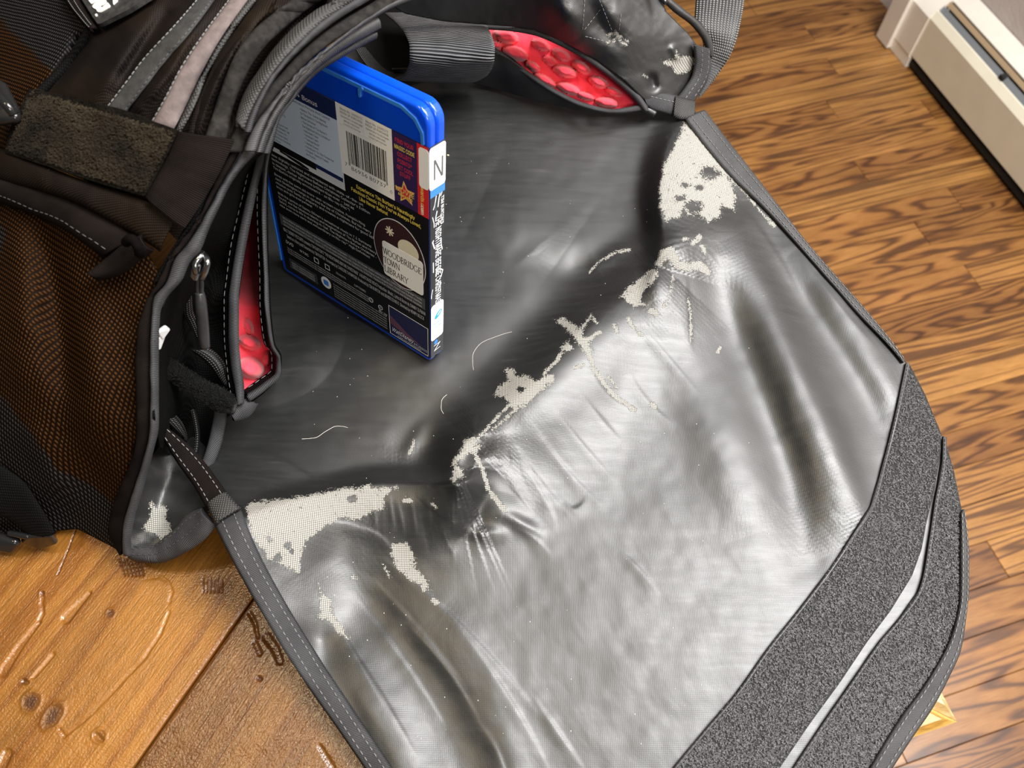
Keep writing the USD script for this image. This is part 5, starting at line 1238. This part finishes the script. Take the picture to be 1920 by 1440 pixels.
# serif capitals drawn as strokes
SERIF = {'W': ([[(0, 1), (.28, 0)], [(.55, 1), (.80, 0)]], [[(.28, 0), (.52, 1)], [(.80, 0), (1.05, 1)]], [(-.1, .14, 1), (.42, .66, 1), (.95, 1.15, 1)], 1.1),
         'T': ([[(.35, 0), (.35, 1)]], [[(0, 1), (.7, 1)], [(0, 1), (0, .78)], [(.7, 1), (.7, .78)]], [(.2, .5, 0)], .75), 'N': ([[(.1, 1), (.75, 0)]], [[(.1, 0), (.1, 1)], [(.75, 0), (.75, 1)]], [(0, .25, 0), (-.02, .2, 1), (.62, .88, 1)], .9),
         'L': ([[(.15, 0), (.15, 1)]], [[(.15, 0), (.65, 0)], [(.65, 0), (.65, .24)]], [(.02, .3, 1), (.02, .3, 0)], .72), 'I': ([[(.15, 0), (.15, 1)]], [], [(.0, .3, 1), (.0, .3, 0)], .36), 'E': ([[(.15, 0), (.15, 1)]], [[(.15, 0), (.68, 0)], [(.15, 1), (.64, 1)], [(.15, .52), (.5, .52)], [(.68, 0), (.68, .22)], [(.64, 1), (.64, .8)]], [(.0, .2, 1), (.0, .2, 0)], .75),
         'Y': ([[(0.02, 1), (.38, .48)], [(.38, .48), (.38, 0)]], [[(.38, .48), (.72, 1)]], [(-.08, .16, 1), (.6, .84, 1), (.24, .52, 0)], .82), 'A': ([[(.38, 1), (.70, 0)]], [[(.06, 0), (.38, 1)], [(.17, .36), (.55, .36)]], [(-.06, .2, 0), (.56, .84, 0)], .84)}


def arc(cx, cy, rx, ry, a0, a1): return [(cx + rx * math.cos(math.radians(a)), cy + ry * math.sin(math.radians(a))) for a in np.linspace(a0, a1, 14)]


SERIF['O'] = ([], [arc(.44, .5, .40, .5, 0, 360)], [], .95)
SERIF['D'] = ([[(.15, 0), (.15, 1)]], [[(.15, 1)] + arc(.32, .5, .50, .5, 90, -90) + [(.15, 0)]], [(.0, .2, 1), (.0, .2, 0)], .92)
SERIF['B'] = ([[(.15, 0), (.15, 1)]], [[(.15, 1)] + arc(.36, .77, .22, .23, 90, -90) + [(.15, .54)], [(.15, .54)] + arc(.38, .27, .27, .27, 90, -90) + [(.15, 0)]], [(.0, .2, 1), (.0, .2, 0)], .78)
SERIF['R'] = ([[(.15, 0), (.15, 1)], [(.36, .5), (.72, 0)]], [[(.15, 1)] + arc(.36, .75, .24, .25, 90, -90) + [(.15, .5)]], [(.0, .2, 1), (.0, .3, 0), (.66, .86, 0)], .84)
SERIF['G'] = ([], [arc(.46, .5, .42, .5, 45, 315), [(.78, .12), (.78, .42)]], [(.6, .9, .42)], .98)
for word, x, y, h, tot in (('WOODBRIDGE', 100.0, 69.2, 4.3, 29.4), ('TOWN', 100.0, 62.6, 4.3, 12.6), ('LIBRARY', 100.0, 56.0, 4.3, 19.0)):
    adv = sum(SERIF[c][3] for c in word); sx = tot / adv; cx = x
    for c in word:
        thick, thin, ser, wd_ = SERIF[c]
        tr = lambda pts: [((cx + px_ * sx) * mm, (y + py * h) * mm) for px_, py in pts]
        gs = [LineString(tr(l)).buffer(.00022, cap_style=2) for l in thick] + [LineString(tr(l)).buffer(.00013 if c not in 'ODBRG' else .00017, cap_style=2) for l in thin] + [LineString(tr([(a, b), (a2, b)])).buffer(.00009, cap_style=2) for a, a2, b in ser]
        flat('sticker_letter', shapely.union_all(gs), .00051, 'label_ink'); cx += wd_ * sx

# spine
spine = obj('spine_sheet', place(slab(sbox(.0004, .0035, TH - .0004, .1520), .0, .00022), SM), INK['dark_grey'], case, label='printed spine with white lettering')


def SR(x0, y0, x1, y1): return sbox(x0 * mm, y0 * mm, x1 * mm, y1 * mm)


sr = np.random.default_rng(3)
for k in range(26):
    y = sr.uniform(8, 124); x = sr.uniform(.8, 11)
    if 18 < y < 46: continue
    a = LineString([(x * mm, y * mm), ((x + sr.uniform(-1.6, 1.6)) * mm, (y + sr.uniform(1.5, 5)) * mm), ((x + sr.uniform(-2.4, 2.4)) * mm, (y + sr.uniform(4, 9)) * mm)]).buffer(.00022 + .00028 * sr.random())
    flat('spine_streak', a.intersection(SR(.5, 4, 12, 126)), .00024 + k * 1e-6, ('silver', 'white', 'grey')[k % 3], spine, SM)
words('spine_title', "THE NIGHTMARE BEFORE CHRISTMAS", 4.6, 109, 4.6, 'white', 62, rot=-math.pi / 2, frame=SM, parent=spine, bold=True)
words('spine_title', "TIM BURTON'S", 9.0, 120, 2.2, 'white', 18, rot=-math.pi / 2, frame=SM, parent=spine, bold=True)
flat('spine_ring', SR(.5, 122.5, 12, 128), .00027, 'sky', spine, SM)
lab = rounded(-.2 * mm, 127.2 * mm, 12.2 * mm, 151.4 * mm, .0018)
flat('letter_sticker', lab, .00034, 'sticker', spine, SM, dz=.0001, label='white sticker with a grey letter N')
labb = shapely.affinity.translate(rounded(0, 0, 6.6 * mm, 23.0 * mm, .0020), 128.6 * mm, 127.6 * mm)
flat('letter_sticker', labb, .00036, 'sticker', spine, CM, dz=.0001, label='fold of the white sticker on the back cover')
words('sticker_letter', 'N', 6.6, 132.4, 11.5, 'n_ink', 7.2, z=.00046, frame=SM, parent=spine, align='c')
flat('call_sticker', rounded(.4 * mm, 18 * mm, 11.8 * mm, 47 * mm, .0022), .00034, 'sticker', spine, SM, label='white call-number sticker low on the spine')
flat('call_mark', shapely.affinity.rotate(shapely.affinity.scale(Point(7 * mm, 37.5 * mm).buffer(1), .0038, .0017), 35).difference(shapely.affinity.rotate(shapely.affinity.scale(Point(7.8 * mm, 38 * mm).buffer(1), .0022, .0007), 35)), .00042, 'teal', spine, SM)
words('call_line', '#FIRST', 3, 30.4, 1.6, 'teal', 7.5, z=.00044, frame=SM, parent=spine); words('call_line', 'CHRISTMAS', 3, 27.4, 1.4, 'teal', 7.5, z=.00044, frame=SM, parent=spine)
flat('spine_ring', Point(5 * mm, 15 * mm).buffer(.0018), .00030, 'sky', spine, SM)
words('spine_mark', 'Z', 6, 8, 5, 'white', 6, frame=SM, parent=spine, align='c', z=.0004)

# crumbs and lint lying on the lining
M['crumb'] = plain('pale_crumb', (0.75, 0.66, 0.36), 0.7)
M['lint'] = plain('white_lint', (0.62, 0.60, 0.56), 0.7)
m = trimesh.creation.icosphere(1, .0008); m.vertices *= [1.1, .8, .7]; m.apply_translation(P(840, 291, flap_z(840, 291) + .0004))
tag(obj('crumb', m, M['crumb']), 'tiny yellow crumb on the grey lining just right of the spine sticker', 'crumb')
hr = np.random.default_rng(12)
specks = []
for k in range(170):
    u, v = hr.uniform(560, 1500), hr.uniform(260, 1400)
    if not inside(Polygon(FLAP).buffer(-60), np.array([u]), np.array([v]))[0]: continue
    b = trimesh.creation.icosphere(0, hr.uniform(.00012, .00032)); b.apply_translation(P(u, v, flap_z(u, v) + .0001)); specks.append(b)
tag(obj('lint_specks', trimesh.util.concatenate(specks), M['lint']), 'scattered pale dust specks all over the grey lining', 'dust', kind='stuff')


def hair(name, pts, r, label):
    c = curve(pts, 40); p = P(c[:, 0], c[:, 1], flap_z(c[:, 0], c[:, 1]) + .0002)
    t = np.gradient(p, axis=0); t /= np.linalg.norm(t, axis=1, keepdims=True)
    a = np.cross(t, [0, 0, 1.0]); b = np.cross(a, t)
    ang = np.arange(5) * 2 * math.pi / 5
    v = (p[:, None] + r * (np.cos(ang)[None, :, None] * a[:, None] + np.sin(ang)[None, :, None] * b[:, None])).reshape(-1, 3)
    f = [[i * 5 + k, i * 5 + (k + 1) % 5, (i + 1) * 5 + (k + 1) % 5] for i in range(39) for k in range(5)] + [[i * 5 + k, (i + 1) * 5 + (k + 1) % 5, (i + 1) * 5 + k] for i in range(39) for k in range(5)]
    tag(obj(name, (v, np.array(f)), M['lint'], smooth=True), label, 'lint')


hair('lint_thread', [(566, 823), (590, 821), (612, 808), (632, 799), (652, 802)], .00013, 'wavy pale thread on the dark lining left of centre, below the case')
hair('lint_thread', [(888, 694), (886, 670), (900, 645), (925, 633), (960, 622)], .00010, 'thin curved pale hair on the lining right of the case foot')
hair('lint_thread', [(838, 740), (828, 752), (827, 765), (832, 776)], .00013, 'short hooked pale hair beside the big crease')
